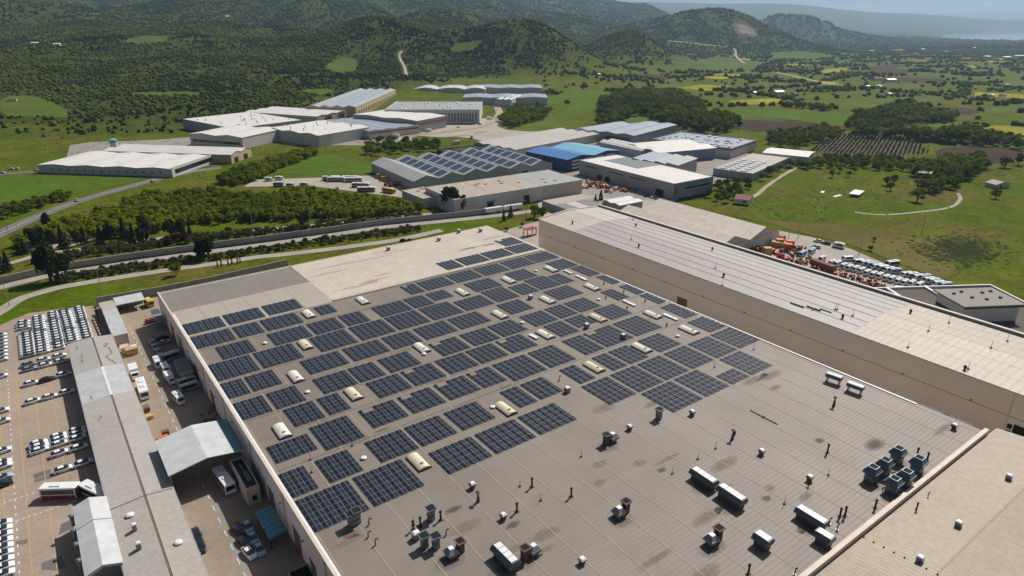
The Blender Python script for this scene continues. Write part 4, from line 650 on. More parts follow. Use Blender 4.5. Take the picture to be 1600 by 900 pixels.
for i in range(14): blob(random.uniform(82,170),random.uniform(219,258),random.uniform(4,14),random.uniform(.6,1.6),200+i,ZR+.008+.0001*i,'stain_pale',fac)
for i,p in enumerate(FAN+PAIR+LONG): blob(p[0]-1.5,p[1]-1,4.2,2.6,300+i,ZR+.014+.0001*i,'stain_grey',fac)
# ---------------------------------------------------------------- solar arrays
BANDS=[(94.9,[(120.5,12,6),(133.6,10,6),(144.7,8,3),(153.6,10,6)]),(107.2,[(29.9,12,6),(42.8,12,6),(60.7,12,5),(73.6,12,5),(86.7,12,5),(109.9,10,6),(120.8,10,6),(131.6,10,6),(142.8,10,6),(153.9,10,6),(164.9,10,6)]),
(119.9,[(29.9,6,5),(38.3,8,5),(50.5,10,5),(61.1,10,5),(72.4,10,5),(90,6,5),(96.9,8,5),(110.9,6,5),(123.5,6,5),(130.3,8,5),(143,10,5),(166.5,8,5)]),(131.8,[(31,10,4.1),(42.1,10,6),(55.1,10,5.1),(66.2,10,5.1),(77.3,10,5.1),(88,8,5.1),(97,12,6),(110,10,6),(123.6,8,6),(132.4,12,6.2),(145.4,12,6),(168.6,6,6)]),
(145.7,[(39.6,8,5),(48.6,6,5),(62.6,10,5),(73.4,10,5.2),(84.6,10,5),(95.3,10,5),(106.4,10,5.2),(125.6,8,5),(134.6,8,4.1),(147.7,10,5),(170.6,4,5)]),(156.4,[(29.8,8,5),(38.6,8,5),(51.4,10,5),(61.9,8,5),(71.3,10,5),(88.6,10,5.2),(99.8,10,5),(110.7,10,5),(123.7,10,5),(134.6,8,5),(143.4,10,5),(161.3,6,5),(170.8,4,5)]),
(169,[(29.8,6,5),(36.4,8,5),(52.3,12,5),(65.6,12,5),(78.7,10,5),(89.9,12,5),(102.9,12,5),(123.1,10,5),(144.3,12,5),(170.7,4,5)]),(180.5,[(29.8,12,6),(42.7,12,6),(60.1,12,6),(73.4,12,6),(86.3,12,6),(99.3,12,6),(112.3,12,5),(125.4,10,6),(136.5,8,5),(145.3,10,6),(155.8,6,5),(169.1,6,6)]),
(193,[(34.5,10,5),(50.2,12,5),(63.2,10,5),(74.2,8,5),(86.3,12,5),(98.9,8,5),(107.9,8,4.1),(124.6,12,5),(143.8,10,5),(164.6,10,5)]),(205,[(29.8,12,5),(42.7,8,5),(51.6,12,5),(70.2,6,4.1),(103.8,6,5.2),(110.7,12,5),(123.7,12,5),(136.7,12,5),(149.8,12,5),(162.5,12,5)]),
(217.0,[(29.8,12,5),(42.7,12,5),(55.8,12,5)]),(219.4,[(127.9,8,5),(136.9,12,5),(149.6,12,5),(162.4,12,5)]),(230.2,[(164.6,10,5.2)])]
PW,PLN=1.0,1.92; tilt=R_(9)
def panel_mb(b,x,y,z,sgn):
    """one framed module, low on one long side; frame box with the dark glass 4 mm proud"""
    w,l=.955,1.865; c,s=math.cos(tilt),math.sin(tilt)*sgn
    def pt(u,v,h): return (x+u*c-h*s,y+v,z+.10+.5*w*abs(s)+u*s+h*c)
    u0,u1=-w/2,w/2; e=.034
    vs=[pt(u,v,h) for h in (-.03,.0) for u,v in ((u0,0),(u1,0),(u1,l),(u0,l))]
    b.add(vs,[(3,2,1,0),(0,1,5,4),(1,2,6,5),(2,3,7,6),(3,0,4,7),(4,5,6,7)],1)
    b.add([pt(u,v,.004) for u,v in ((u0+e,e),(u1-e,e),(u1-e,l-e),(u0+e,l-e))],[(0,1,2,3)],0)
pms=[]
for sg_ in (1,-1):
    b=MB(); panel_mb(b,0,0,0,sg_); pms.append(b.mesh('panel',[M['pv'],M['pv_frame']]))
nrow=len(BANDS)
for bi,(y0,blocks) in enumerate(BANDS):
    for ci,(x0,nc,nr) in enumerate(blocks):
        yy=y0+(1.9 if (y0==131.8 and nr<5.5) else (1.8 if nr in(4.1,) and y0!=131.8 else 0)); notch=(nr!=int(nr) and nr>4.5); nr=int(nr)
        where='%s from the left in the %s row from the front'%(ORD[ci],ORD[bi])
        t=tag(empty('solar_array',(x0,yy,ZR)),'solar array, %s'%where,'solar array','solar arrays on the factory roof')
        near=math.hypot(x0,yy)<150; bb=MB(); k=0
        for i in range(nc):
            for j in range(nr):
                if notch and j>=nr-1 and (i%nc) in range(1,1+nc//3): continue
                s=1 if i%2==0 else -1; px_,py_=(i+.5)*PW,j*PLN+.02
                if near: obj('panel',pms[0 if s>0 else 1],t,(px_,py_,0))
                else: panel_mb(bb,px_,py_,0,s)
        if not near: o=obj('panel_rows',(bb,[M['pv'],M['pv_frame']]),t); o['kind']='stuff'
        rb=MB()
        for j in range(nr+1): rb.box(.05,j*PLN-.03,.02,nc*PW-.05,j*PLN+.03,.085)
        obj('rail',(rb,M['pv_frame']),t)
# ---------------------------------------------------------------- roof equipment (one prototype of each kind, then copies)
def proto(name,cat,parts):
    t=empty(name); t['category']=cat
    for n,b,m in parts: obj(n,(b,m),t)
    return Kind(t)
def cyly(b,x0,x1,z0,r,y0,y1,n=10,m=0):   # barrel vault along y
    pts=[(x0+(x1-x0)*i/n, z0+r*math.sin(math.pi*i/n)**.8) for i in range(n+1)]
    return b.prof([(x0,z0-.001)]+pts[1:-1]+[(x1,z0-.001)],y0,y1,m)
K={}
sk=MB(); cyly(sk,-1.45,1.45,.35,.55,-3.15,3.15); ri=MB()
for y in (-2.1,-1.05,0,1.05,2.1): cyly(ri,-1.47,1.47,.355,.56,y-.03,y+.03)
for n,mm in (('y','glass_dome'),('w','glass_dome_w')):
    K['sky'+n]=proto('skylight','skylight',[('curb',MB().box(-1.6,-3.3,0,1.6,3.3,.35),M['dark']),('dome',sk,M[mm]),('rib',ri,M['white_metal']),('hatch',MB().box(-.35,-1.9,.86,.35,-1.35,.99),M['brown_steel'])])
def long_vent(L):
    pr=[(-.75,1.0),(-1.2,1.25),(-1.2,1.6),(-.72,2.2),(.72,2.2),(1.2,1.6),(1.2,1.25),(.75,1.0)]
    a=MB().prof([(p[0],p[1]) for p in pr],-L/2,L/2); ends=MB().prof([(p[0]*1.04,1.0+(p[1]-1.0)*1.03) for p in pr],-L/2-.12,-L/2).prof([(p[0]*1.04,1.0+(p[1]-1.0)*1.03) for p in pr],L/2,L/2+.12)
    lid=MB()
    n=max(2,int(L/1.1))
    for i in range(n): lid.box(-.66,-L/2+.1+(L-.2)*i/n+.05,2.202,.66,-L/2+.1+(L-.2)*(i+1)/n-.05,2.29)
    return [('throat',MB().box(-.75,-L/2+.2,0,.75,L/2-.2,.999),M['brown_steel']),('hood',a,M['hood_steel']),('end_cap',ends,M['hood_steel']),('lid',lid,M['white_metal'])]
K['long']=proto('roof_ventilator','roof ventilator',long_vent(5.3)); K['med']=proto('roof_ventilator','roof ventilator',long_vent(2.7))
K['pair']=proto('vent_stack','roof vent',[('stack',MB().box(-1.6,-.6,0,-.5,.5,1.9).frus(-1.05,-.05,1.9,2.6,1.1,1.1,1.75,1.75),M['brown_steel']),('opening',MB().box(-1.7,-.7,2.601,-.4,.6,2.62),M['black_hole']),('hood',MB().box(.1,-.7,0,1.5,.7,.8).frus(.8,0,.8,1.35,2.1,2.1,2.1,2.1).frus(.8,0,1.351,2.0,2.0,2.0,1.0,1.0),M['steel']),('lid',MB().box(.35,-.45,2.001,1.25,.45,2.07),M['white_metal'])])
K['hood']=proto('vent_cowl','roof vent',[('throat',MB().box(-.42,-.42,0,.42,.42,.75),M['brown_steel']),('cowl',MB().box(-.62,-.62,.751,.62,.62,1.15),M['brown_steel']),('lid',MB().frus(0,0,1.151,1.42,1.3,1.3,.8,.8),M['white_metal'])])
K['flare']=proto('flared_stack','roof vent',[('stack',MB().box(-.5,-.5,0,.5,.5,1.8),M['steel']),('flare',MB().frus(0,0,1.8,2.5,1.0,1.0,1.7,1.7),M['blue_steel']),('opening',MB().box(-.68,-.68,2.501,.68,.68,2.52),M['black_hole']),('flange',MB().box(-.62,-.62,.9,.62,.62,.98),M['steel'])])
K['fan']=proto('exhaust_fan','roof fan',[('base',MB().box(-.85,-.85,0,.85,.85,1.25),M['steel']),('housing',MB().frus(0,0,1.25,1.75,1.6,1.6,2.35,2.35).frus(0,0,1.751,2.2,2.36,2.36,2.36,2.36).frus(0,0,2.201,2.85,2.3,2.3,1.45,1.45),M['blue_steel']),('collar',MB().box(-.74,-.74,2.851,.74,.74,3.05),M['blue_steel']),('opening',MB().box(-.62,-.62,3.051,.62,.62,3.07),M['black_hole'])])
K['chim']=proto('chimney','chimney',[('pipe',MB().cyl(0,0,0,2.0,.2,.2,10),M['dark']),('cap',MB().cyl(0,0,2.05,2.15,.34,.34,10).cyl(0,0,2.15,2.42,.2,.2,10),M['dark']),('base_plate',MB().box(-.4,-.4,0,.4,.4,.12),M['dark'])])
K['cone']=proto('capped_chimney','chimney',[('pipe',MB().cyl(0,0,0,1.8,.42,.2,10).cyl(0,0,1.8,2.4,.2,.2,10),M['blue_steel']),('cap',MB().cyl(0,0,2.4,2.75,.6,.08,8),M['brown_steel'])])
K['hook']=proto('vent_pipe','vent pipe',[('pipe',MB().tube([(0,0,0),(0,0,.9),(.05,0,1.15),(.3,0,1.35),(.55,0,1.3),(.65,0,1.1)],.13,8),M['dark']),('flashing',MB().cyl(0,0,0,.1,.3,.3,8),M['steel'])])
K['post']=proto('lightning_rod','lightning rod',[('rod',MB().cyl(0,0,.2,2.1,.06,.03,6),M['dark']),('foot',MB().box(-.24,-.24,0,.24,.24,.2),M['dark'])])
K['box']=proto('roof_fan_box','roof fan',[('casing',MB().box(-.65,-.65,.25,.65,.65,1.5),M['steel']),('foot',MB().box(-.5,-.5,0,.5,.5,.249),M['dark']),('lid',MB().frus(0,0,1.501,1.7,1.4,1.4,.9,.9),M['white_metal'])])
K['unit']=proto('cooling_unit','cooling unit',[('casing',MB().box(-.9,-2.1,1.3,.9,2.1,2.3),M['blue_steel']),('leg',MB().box(-.7,-1.7,0,-.5,-1.5,1.299),M['dark']),('leg',MB().box(.5,1.5,0,.7,1.7,1.299),M['dark']),('leg',MB().box(.5,-1.7,0,.7,-1.5,1.299),M['dark']),('leg',MB().box(-.7,1.5,0,-.5,1.7,1.299),M['dark']),('grille',MB().box(-.75,-1.9,2.301,.75,1.9,2.36),M['steel'])])
K['dome']=proto('dome_vent','roof vent',[('dome',MB().cyl(0,0,.25,.42,.75,.7,14).cyl(0,0,.42,.58,.7,.42,14),M['white_metal']),('curb',MB().cyl(0,0,0,.249,.6,.6,14),M['dark'])])
K['wbox']=proto('roof_hatch','roof hatch',[('lid',MB().box(-.62,-1.0,.3,.62,1.0,.48),M['white_metal']),('curb',MB().box(-.5,-.85,0,.5,.85,.299),M['white_metal'])])
K['black']=proto('turbine_vent','roof vent',[('head',MB().cyl(0,0,.35,.6,.22,.36,10).cyl(0,0,.601,.95,.36,.1,10),M['dark']),('neck',MB().cyl(0,0,0,.35,.2,.2,10),M['dark'])])
def place(key,pts,what,grp,z=ZR,rz=0,alt=None,flip=()):
    order=sorted(range(len(pts)),key=lambda i:sx(pts[i]))
    for k,i in enumerate(order):
        p=pts[i]; kk=K[key if not alt or alt(i) else alt.other]
        kk.put((p[0],p[1],z),rz+(math.pi if i in flip else 0)+random.uniform(-.03,.03),'%s, %s from the left among its kind'%(what,ORD[k]) if k<20 else '%s, rightmost but few'%what,grp,sc=tuple(v*{'fan':1.25,'long':1.12,'med':1.12,'flare':1.2,'pair':1.1}.get(key,1) for v in (1,1,random.uniform(.93,1.07))))
order=sorted(range(len(SKY)),key=lambda i:sx(SKY[i]))
for k,i in enumerate(order):
    p=SKY[i]; c='y' if i in(0,4,6,10,17,12) else 'w'
    K['sky'+c].put((p[0],p[1],ZR),0,'%s vaulted skylight, %s from the left among the roof skylights'%('yellowed' if c=='y' else 'white',ORD[k] if k<20 else 'last'),'skylights between the solar arrays')
place('post',POST,'thin lightning rod on the brown grey roof','lightning rods'); place('chim',CHIM,'slim dark chimney with cap on the factory roof','slim chimneys'); place('cone',CONE,'tapered chimney with brown cap on the roof','tapered chimneys'); place('hook',HOOK,'dark bent vent pipe on the roof','bent vent pipes')
place('pair',PAIR,'brown flared stack joined to a silver cowl','stack and cowl pairs',flip=(1,2,3)); place('long',LONG,'long silver roof ventilator with white lid','long ventilators'); place('med',MEDV,'short silver roof ventilator with white lid','short ventilators'); place('hood',HOOD,'small square vent with white lid','small vent cowls')
place('flare',FLARE,'steel stack with flared bluish top','flared stacks'); place('fan',FAN,'large dark exhaust fan of the cluster of six','cluster of six exhaust fans'); place('box',BOX,'square steel fan box on the roof','fan boxes'); place('unit',UNIT,'bluish cooling unit on legs by the long hall','cooling units',rz=R_(8))
place('dome',DOME,'small white dome vent between solar arrays','dome vents'); place('wbox',WBOX,'low white roof hatch beside the solar arrays','white hatches'); place('black',BLACK,'small black turbine vent on the roof','turbine vents'); place('box',[(p[0],p[1]) for p in WVENT],'white fan box on the stained white roof section','fan boxes on the white roof')
tag(obj('cable_tray',(MB().box(-.12,-4,.05,.12,4,.2).box(-.4,-.2,.0,.4,.2,.3),M['dark']),loc=(137.5,80,ZR),rz=R_(0)),'thin dark cable tray lying on the brown grey roof','cable tray')
# ---------------------------------------------------------------- the tall long hall
HX0,HX1,HY0,HY1=194.6,233.6,-30,244.9; ZE,ZG=15.0,16.5; xm=(HX0+HX1)/2
hall=tag(empty('long_hall',(0,0,0)),'tall beige hall with long pale roof beside the solar factory','building')
b=MB().prof([(HX0,0),(HX0,ZE-.3),(xm,ZG-.3),(HX1,ZE-.3),(HX1,0)],HY0,HY1); obj('wall',(b,M['hall_wall']),hall)
for y0,y1,m,lb in ((220,HY1-.55,'hall_light','pale end of the hall roof'),(89,219.98,'hall_grey','grey middle of the hall roof'),(HY0,88.98,'hall_cream','cream ribbed end of the hall roof')):
    o=obj('roof',(MB().prof([(HX0-.25,ZE-.28),(HX0-.25,ZE),(xm,ZG),(HX1-.1,ZE),(HX1-.1,ZE-.28),(xm,ZG-.28)],y0,y1),M[m]),hall); o['label']=lb
def zroof(x): return ZE+(ZG-ZE)*(1-abs(x-xm)/(xm-HX0))
for x in (199.8,204.2,209.5,214.1,219,224.3,229): obj('roof_joint',(MB().add([(x-.2,89.2,zroof(x)+.03),(x+.2,89.2,zroof(x)+.03),(x+.2,219.8,zroof(x)+.03),(x-.2,219.8,zroof(x)+.03)],[(0,1,2,3)]),M['dark_joint']),hall)
for x in (201,207.5,214.1,220.5,227): obj('roof_joint',(MB().add([(x-.09,HY0,zroof(x)+.02),(x+.09,HY0,zroof(x)+.02),(x+.09,88.8,zroof(x)+.02),(x-.09,88.8,zroof(x)+.02)],[(0,1,2,3)]),M['seam']),hall)
for x in (204,214.1,224): obj('roof_joint',(MB().add([(x-.09,220.2,zroof(x)+.02),(x+.09,220.2,zroof(x)+.02),(x+.09,244,zroof(x)+.02),(x-.09,244,zroof(x)+.02)],[(0,1,2,3)]),M['patch']),hall)
obj('parapet',(MB().box(HX1,HY0,0,HX1+.9,HY1+.3,ZE+.9),M['concrete']),hall); obj('coping',(MB().box(HX1-.1,HY0,ZE+.901,HX1+1.0,HY1+.4,ZE+1.0),M['coping']),hall)
obj('parapet',(MB().prof([(HX0-.2,ZE-.6),(HX0-.2,ZE+.35),(xm,ZG+.35),(HX1-.02,ZE+.35),(HX1-.02,ZE-.6)],HY1-.5,HY1+.3),M['coping']),hall)
obj('wall_joint',(MB().box(HX0-.03,HY0,7.75,HX0-.002,HY1,7.9),M['patch']),hall)
bxm=MB().box(-.3,-.25,0,-.004,.25,.45).mesh('wall_lamp',M['steel'])
for i in range(13): obj('wall_lamp',bxm,hall,(HX0,236-i*18.2,8.0))
for y in (45,): obj('corner_trim',(MB().box(HX0-.10,y-.2,0,HX0-.003,y+.2,ZE-.31),M['coping']),hall)
obj('gate',(MB().box(HX0-.12,152.2,1.0,HX0-.003,157,4.2),M['brown_steel']),hall)
obj('gate',(MB().box(HX0-.12,30,0,HX0-.003,43.2,6.2),M['black_hole']),hall)
for k in range(3): obj('window',(MB().box(HX0-.08,43.5,.6+k*1.9,HX0-.003,44.6,2.0+k*1.9),M['glass']),hall)
for k in (75,): obj('pipework',(MB().box(199,108,ZE+.5,199.4,113,ZE+.75).box(200.6,103,ZE+.6,201,108,ZE+.85).box(202,100,ZE+.7,202.3,104,ZE+.9).box(199.4,105,ZE+.5,201.6,105.3,ZE+.8),M['dark']),hall)
for k,p in enumerate(sorted(HDOT,key=sx)): K['black'].put((p[0],p[1],zroof(p[0])-.02),0,'small black turbine vent on the long hall roof, %s from the left'%ORD[k],'turbine vents on the hall',sc=1.5)
for k,p in enumerate(sorted(HPOST,key=sx)): K['post'].put((p[0],p[1],zroof(p[0])-.02),0,'slim rod on the long hall roof, %s from the left'%ORD[k],'rods on the hall roof',sc=1.25)
# lean-to roofs seen in the alley between the factory and the hall
for k,y in enumerate((71,64.5,57.5,50.5)):
    t=tag(empty('service_shed',(178.2,y,0)),'low bluish lean to shed in the alley, %s from the exhaust fans side'%ORD[3-k],'shed','alley sheds'); obj('wall',(MB().box(0,-2.6,0,1.6,2.6,9.1),M['hall_wall']),t); obj('roof',(MB().add([(-.1,-2.8,9.12),(1.7,-2.8,9.3),(1.7,2.8,9.3),(-.1,2.8,9.12),(-.1,-2.8,9.22),(1.7,-2.8,9.4),(1.7,2.8,9.4),(-.1,2.8,9.22)],[(3,2,1,0),(0,1,5,4),(1,2,6,5),(2,3,7,6),(3,0,4,7),(4,5,6,7)]),M['asphalt']),t)
# ---------------------------------------------------------------- beige building at the near corner
nb=tag(empty('beige_hall',(0,0,0)),'beige ribbed roof building against the near corner of the factory','building')
obj('wall',(MB().prof([(43.5,0),(43.5,9.9),(30,11.1),(16,9.9),(16,0)],96,181,0,'x'),M['hall_wall']),nb)
obj('roof',(MB().prof([(43.3,9.92),(43.3,10.2),(30,11.4),(15.8,10.2),(15.8,9.92),(30,11.12)],96,181.3,0,'x'),M['beige_roof']),nb)
obj('ridge',(MB().prof([(30.3,11.385),(30,11.45),(29.7,11.385)],96.1,181.2,0,'x'),M['beige_roof']),nb)
obj('gutter',(MB().box(96,15.0,9.6,181.3,15.8,10.5),M['concrete']),nb)
bolts=MB()
for i in range(14): bolts.box(117+.02*i,43-1.9*i,10.25+(1.2*(1.9*i)/13.4 if i<7 else 1.2-1.2*(1.9*(i-7))/14),117.25+.02*i,43.25-1.9*i,10.45+(1.2*(1.9*i)/13.4 if i<7 else 1.2-1.2*(1.9*(i-7))/14))
obj('roof_fixings',(bolts,M['dark']),nb)['kind']='stuff'
zn=lambda y:10.2+1.2*max(0,1-abs(y-30)/13.5)
for k,(p,kd,nm) in enumerate(zip(NRV,('chim','hook','box','box','box'),('slim chimney with pale cap on the beige ribbed roof','bent vent pipe on the beige ribbed roof','square vent on the ridge of the beige roof, middle one','square vent on the ridge of the beige roof, nearest one','square vent on the ridge of the beige roof, far one'))):
    K[kd].put((p[0],p[1],zn(p[1])-.1),0,nm,'vents on the beige roof',sc=.8)
# ---------------------------------------------------------------- sheds of the left yard
M['shed_roof']=mat('shed_roof',(.39,.37,.34),.6,.05,.08,rib=('Y',.9),ribc=.07,fine=1,stain=((.28,.26,.235),.2,.6,.85))
M['shed_pale']=mat('shed_pale_roof',(.46,.465,.47),.5,.05,.08,fine=.5)
M['shed_tan']=mat('shed_tan_roof',(.38,.35,.315),.6,.06,.08,rib=('Y',.9),ribc=.08,fine=1,stain=((.36,.31,.24),.15,.58,.85))
M['canopy']=mat('canopy_sheet',(.53,.545,.55),.45,.04,.08,rib=('Y',.8),ribc=.05,fine=.4)
M['teal']=mat('teal_sheet',(.10,.27,.34),.45,.1,.3,rib=('Y',1.7),ribc=.4)
M['render']=mat('cream_render',(.52,.45,.37),.8,.08,.3,stain=((.38,.31,.24),.5,.58,.8))
M['hutroof']=mat('hut_roof',(.16,.19,.20),.6,.12,.5)
sh=tag(empty('long_shed',(0,0,0)),'long low grey shed dividing the car park from the yard','building')
obj('wall',(MB().prof([(-1.9,0),(-1.9,4.5),(5.3,5.05),(10.8,4.5),(10.8,0)],98,247.2),M['wall']),sh)
for y0,y1,m in ((98,147.5,'shed_tan'),(147.55,201.2,'shed_roof'),(201.25,222,'shed_pale'),(222.05,247.4,'shed_roof')):
    obj('roof',(MB().prof([(-2.0,4.52),(-2.0,4.75),(5.0,5.3),(5.0,5.07)],y0,y1),M[m]),sh); obj('roof',(MB().prof([(5.5,5.07),(5.5,5.3),(10.9,4.75),(10.9,4.52)],y0,y1),M[m]),sh)
obj('valley_gutter',(MB().box(4.98,98,5.0,5.52,201,5.2).box(4.98,222.2,5.0,5.52,247.3,5.2),M['patch']),sh); obj('ridge',(MB().box(4.9,201.3,5.1,5.6,221.9,5.36),M['white_metal']),sh)
obj('expansion_joint',(MB().add([(-2,147.35,4.78),(5,147.35,5.33),(5,147.7,5.33),(-2,147.7,4.78)],[(0,1,2,3)]).add([(5.5,147.35,5.33),(10.9,147.35,4.78),(10.9,147.7,4.78),(5.5,147.7,5.33)],[(0,1,2,3)]),M['dark_joint']),sh)
for x in (-2.2,10.9): obj('gutter',(MB().box(x,98,4.35,x+.3,247.3,4.72),M['concrete']),sh)
b=MB()
pts=[(8,240),(9,239),(7.5,237.5),(8.8,236),(9.2,231),(7.2,229),(8,226),(9.3,222)]
b.tube([(p[0],p[1],5.5-.1*p[0]+.6) for p in pts],.07,5); tag(obj('roof_cable',(b,M['dark'])),'loose dark cable lying in loops on the shed roof','cable')
for k,(x,y) in enumerate(((0.3,241),(1.0,233),(0.8,229.5),(0.5,203),(1.4,190))): K['hook'].put((x,y,4.9),1+k,'small vent pipe on the long shed roof, %s from the far end'%ORD[k],'pipes on the shed',sc=.7)
for k,(x,y) in enumerate(((1.5,142.5),(8.2,127.5))): K['dome'].put((x,y,4.95),0,'white dome vent on the long shed roof, %s one'%('far' if k==0 else 'near'),'domes on the shed',sc=1.2)
for k,(x,y) in enumerate(((1.6,137),(1.4,130.5))): K['box'].put((x,y,4.9),0,'steel chimney box on the long shed roof, %s one'%('far' if k==0 else 'near'),'boxes on the shed',sc=(.7,.7,1.1))
# gabled hut by the articulated bus
def gable(name,label,loc,rz,wx,ly,ze,zg,rm,wm,ov=.25,cat='building',open_=False):
    t=tag(empty(name,loc,rz),label,cat)
    if not open_: obj('wall',(MB().prof([(0,0),(0,ze-.22),(wx/2,zg-.22),(wx,ze-.22),(wx,0)],0,ly),M[wm]),t)
    else:
        for k in range(4):
            for x in (0,wx-.3): obj('post',(MB().box(x,.2+k*(ly-.7)/3,0,x+.3,.5+k*(ly-.7)/3,ze-.23),M['concrete']),t)
    obj('roof',(MB().prof([(-ov,ze-.2),(-ov,ze),(wx/2,zg),(wx/2,zg-.2)],-ov,ly+ov),M[rm]),t); obj('roof',(MB().prof([(wx/2+.002,zg-.2),(wx/2+.002,zg),(wx+ov,ze),(wx+ov,ze-.2)],-ov,ly+ov),M[rm]),t)
    return t
g=gable('gabled_workshop','pale gabled workshop beside the articulated bus',(-8.1,128.4,0),0,6.1,24,5.2,6.4,'canopy','wall')
obj('roof_joint',(MB().prof([(-.3,5.21),(3.05,6.43),(6.4,5.21),(3.05,6.37)],15.3,15.5),M['dark_joint']),g); obj('front_wall',(MB().prof([(1.0,0),(1.0,4.6),(3.05,5.6),(5.6,4.6),(5.6,0)],-.14,-.01),M['hutroof']),g)
for k,y in enumerate((22,16.5,11.5,6)): obj('extractor',(MB().cyl(-.75,y,2.2,4.9,.42,.42,10).cyl(-.75,y,4.9,5.2,.6,.3,10),M['steel']),g)
cn=gable('open_canopy','large open white gabled canopy spanning the yard',(11.0,149.2,0),0,16.8,16.4,7.2,8.6,'canopy','wall',open_=True)
obj('roof_strip',(MB().prof([(14.4,7.62),(14.4,7.66),(17.0,7.24),(17.0,7.19)],-.24,16.64),M['teal']),cn)
ki=tag(empty('service_kiosk',(24.3,136.8,0)),'flat roofed cream service building beside the factory wall','building')
obj('wall',(MB().box(0,0,0,3.0,13.4,4.4),M['render']),ki); obj('roof',(MB().box(.25,.25,4.401,2.75,13.15,4.5),M['dark']),ki)
for q in ((0,0,.25,13.4),(2.75,0,3,13.4),(.25,0,2.75,.25),(.25,13.15,2.75,13.4)): obj('parapet',(MB().box(q[0],q[1],4.402,q[2],q[3],5.0),M['coping']),ki)
obj('duct',(MB().tube([(1.5,11,4.7),(1.6,7,4.7)],.14).tube([(1.4,6.5,4.8),(1.5,2.5,4.8)],.25).tube([(2.0,6.8,4.8),(2.1,2.8,4.8)],.22),M['steel']),ki); obj('window',(MB().box(1.1,-.05,1.2,2.1,-.002,2.6),M['glass']),ki)
cp=tag(empty('carport',(24.3,120.0,0)),'teal roofed carport against the factory wall','carport')
obj('roof',(MB().prof([(-.2,2.7),(-.2,2.85),(1.6,3.25),(3.5,3.2),(3.5,3.05),(1.6,3.1)],0,10.3),M['teal']),cp)
for x,y in ((0,.3),(3.1,.3),(0,9.8),(3.1,9.8),(0,5),(3.1,5)): obj('post',(MB().box(x,y-.07,0,x+.14,y+.07,2.72),M['dark']),cp)
ct=tag(empty('narrow_store',(11.2,246.9,0)),'narrow white roofed store along the yard edge','building'); obj('wall',(MB().box(0,.6,0,4.4,36.4,3.7),M['render']),ct)
for y0,y1,m in ((.4,27,'shed_pale'),(27.03,36.6,'hall_cream')): obj('roof',(MB().box(-.2,y0,3.702,4.6,y1,3.95),M[m]),ct)
sp_=tag(empty('open_shelter',(15.9,277.4,0)),'open fronted shelter with white sheet roof at the yard end','shelter'); obj('roof',(MB().add([(0,0,3.5),(9.9,0,3.5),(9.9,6.8,4.3),(0,6.8,4.3),(0,0,3.7),(9.9,0,3.7),(9.9,6.8,4.5),(0,6.8,4.5)],[(3,2,1,0),(0,1,5,4),(1,2,6,5),(2,3,7,6),(3,0,4,7),(4,5,6,7)]),M['canopy']),sp_)
obj('back_wall',(MB().box(.1,6.3,0,9.8,6.6,4.2),M['concrete']),sp_)
for x in (.2,3.3,6.4,9.5): obj('post',(MB().box(x,.3,0,x+.2,.5,3.52),M['dark']),sp_)
hu=tag(empty('yard_hut',(24.4,207.2,0)),'cream hut with dark flat roof by the factory wall','hut'); obj('wall',(MB().box(0,0,0,3.6,9.6,3.6),M['render']),hu); obj('roof',(MB().box(-.1,-.1,3.601,3.7,9.7,3.8),M['hutroof']),hu); obj('roof_box',(MB().box(2.6,.6,3.801,3.1,1.2,4.1),M['steel']),hu)
for k,(y,l) in enumerate(((253,6.5),(262,5))):
    t=tag(empty('lean_to',(25.8,y,0)),'small bluish lean to canopy on the factory wall, %s one'%('near' if k==0 else 'far'),'canopy','lean to canopies'); obj('roof',(MB().box(0,0,2.8,2.8,l,2.95),M['blue_steel']),t)
    for yy in (.2,l-.3): obj('post',(MB().box(.1,yy,0,.2,yy+.1,2.79),M['dark']),t)
pl=tag(empty('planted_box',(24.6,104.5,0)),'concrete walled planting bed at the foot of the factory wall','planter'); obj('rim',(MB().box(0,0,0,4.2,.25,1.2).box(0,6,0,4.2,6.25,1.2).box(0,.25,0,.25,6,1.2).box(3.95,.25,0,4.2,6,1.2),M['concrete']),pl); obj('soil',(MB().box(.25,.25,0,3.95,6,.9),M['leaf_dark']),pl)
rp=tag(empty('rubble_heap',(25.8,177,0)),'heap of sacks and rubble by the factory wall','rubble'); 
for k in range(34):
    x,y=random.uniform(-1.2,2.4),random.uniform(-7,14); s=random.uniform(.3,.9); obj('sack',(MB().frus(x,y,0,random.uniform(.3,1.1),s*1.5,s*1.2,s,s*.7),M[random.choice(('dirt','concrete','brown_steel','asphalt'))]),rp)
for k,(x,y,wd,l,h,m) in enumerate(((13.3,240.5,2.4,3.2,2.3,'render'),(16.0,240.5,1.8,1.8,1.6,'white_metal'),(15.0,237.6,3.6,2.2,2.2,'tan'),(12.6,196,1.6,2.4,1.4,'brown_steel'),(12.4,191,2.2,1.4,1.0,'tan'),(13.5,176.5,2.6,2.6,1.2,'orange'),(14.5,179.0,1.8,1.4,1.6,'rustbrown'))):
    t=tag(empty('skip_container' if k>2 else 'crate',(x,y,0)),('%s beside the long shed, %s from the far end'%('cream box pale drum tan container brown skip tan pallet orange skip rusty bin'.split()[2*k]+' '+'cream box pale drum tan container brown skip tan pallet orange skip rusty bin'.split()[2*k+1],ORD[k])),'container')
    obj('body',(MB().frus(0,0,.12,h,wd*.9,l*.9,wd,l),M[m]),t); obj('rim',(MB().frus(0,0,h+.002,h+.12,wd*1.04,l*1.04,wd*1.04,l*1.04),M[m]),t); obj('skid',(MB().box(-wd*.4,-l*.4,0,wd*.4,l*.4,.119),M['dark']),t)
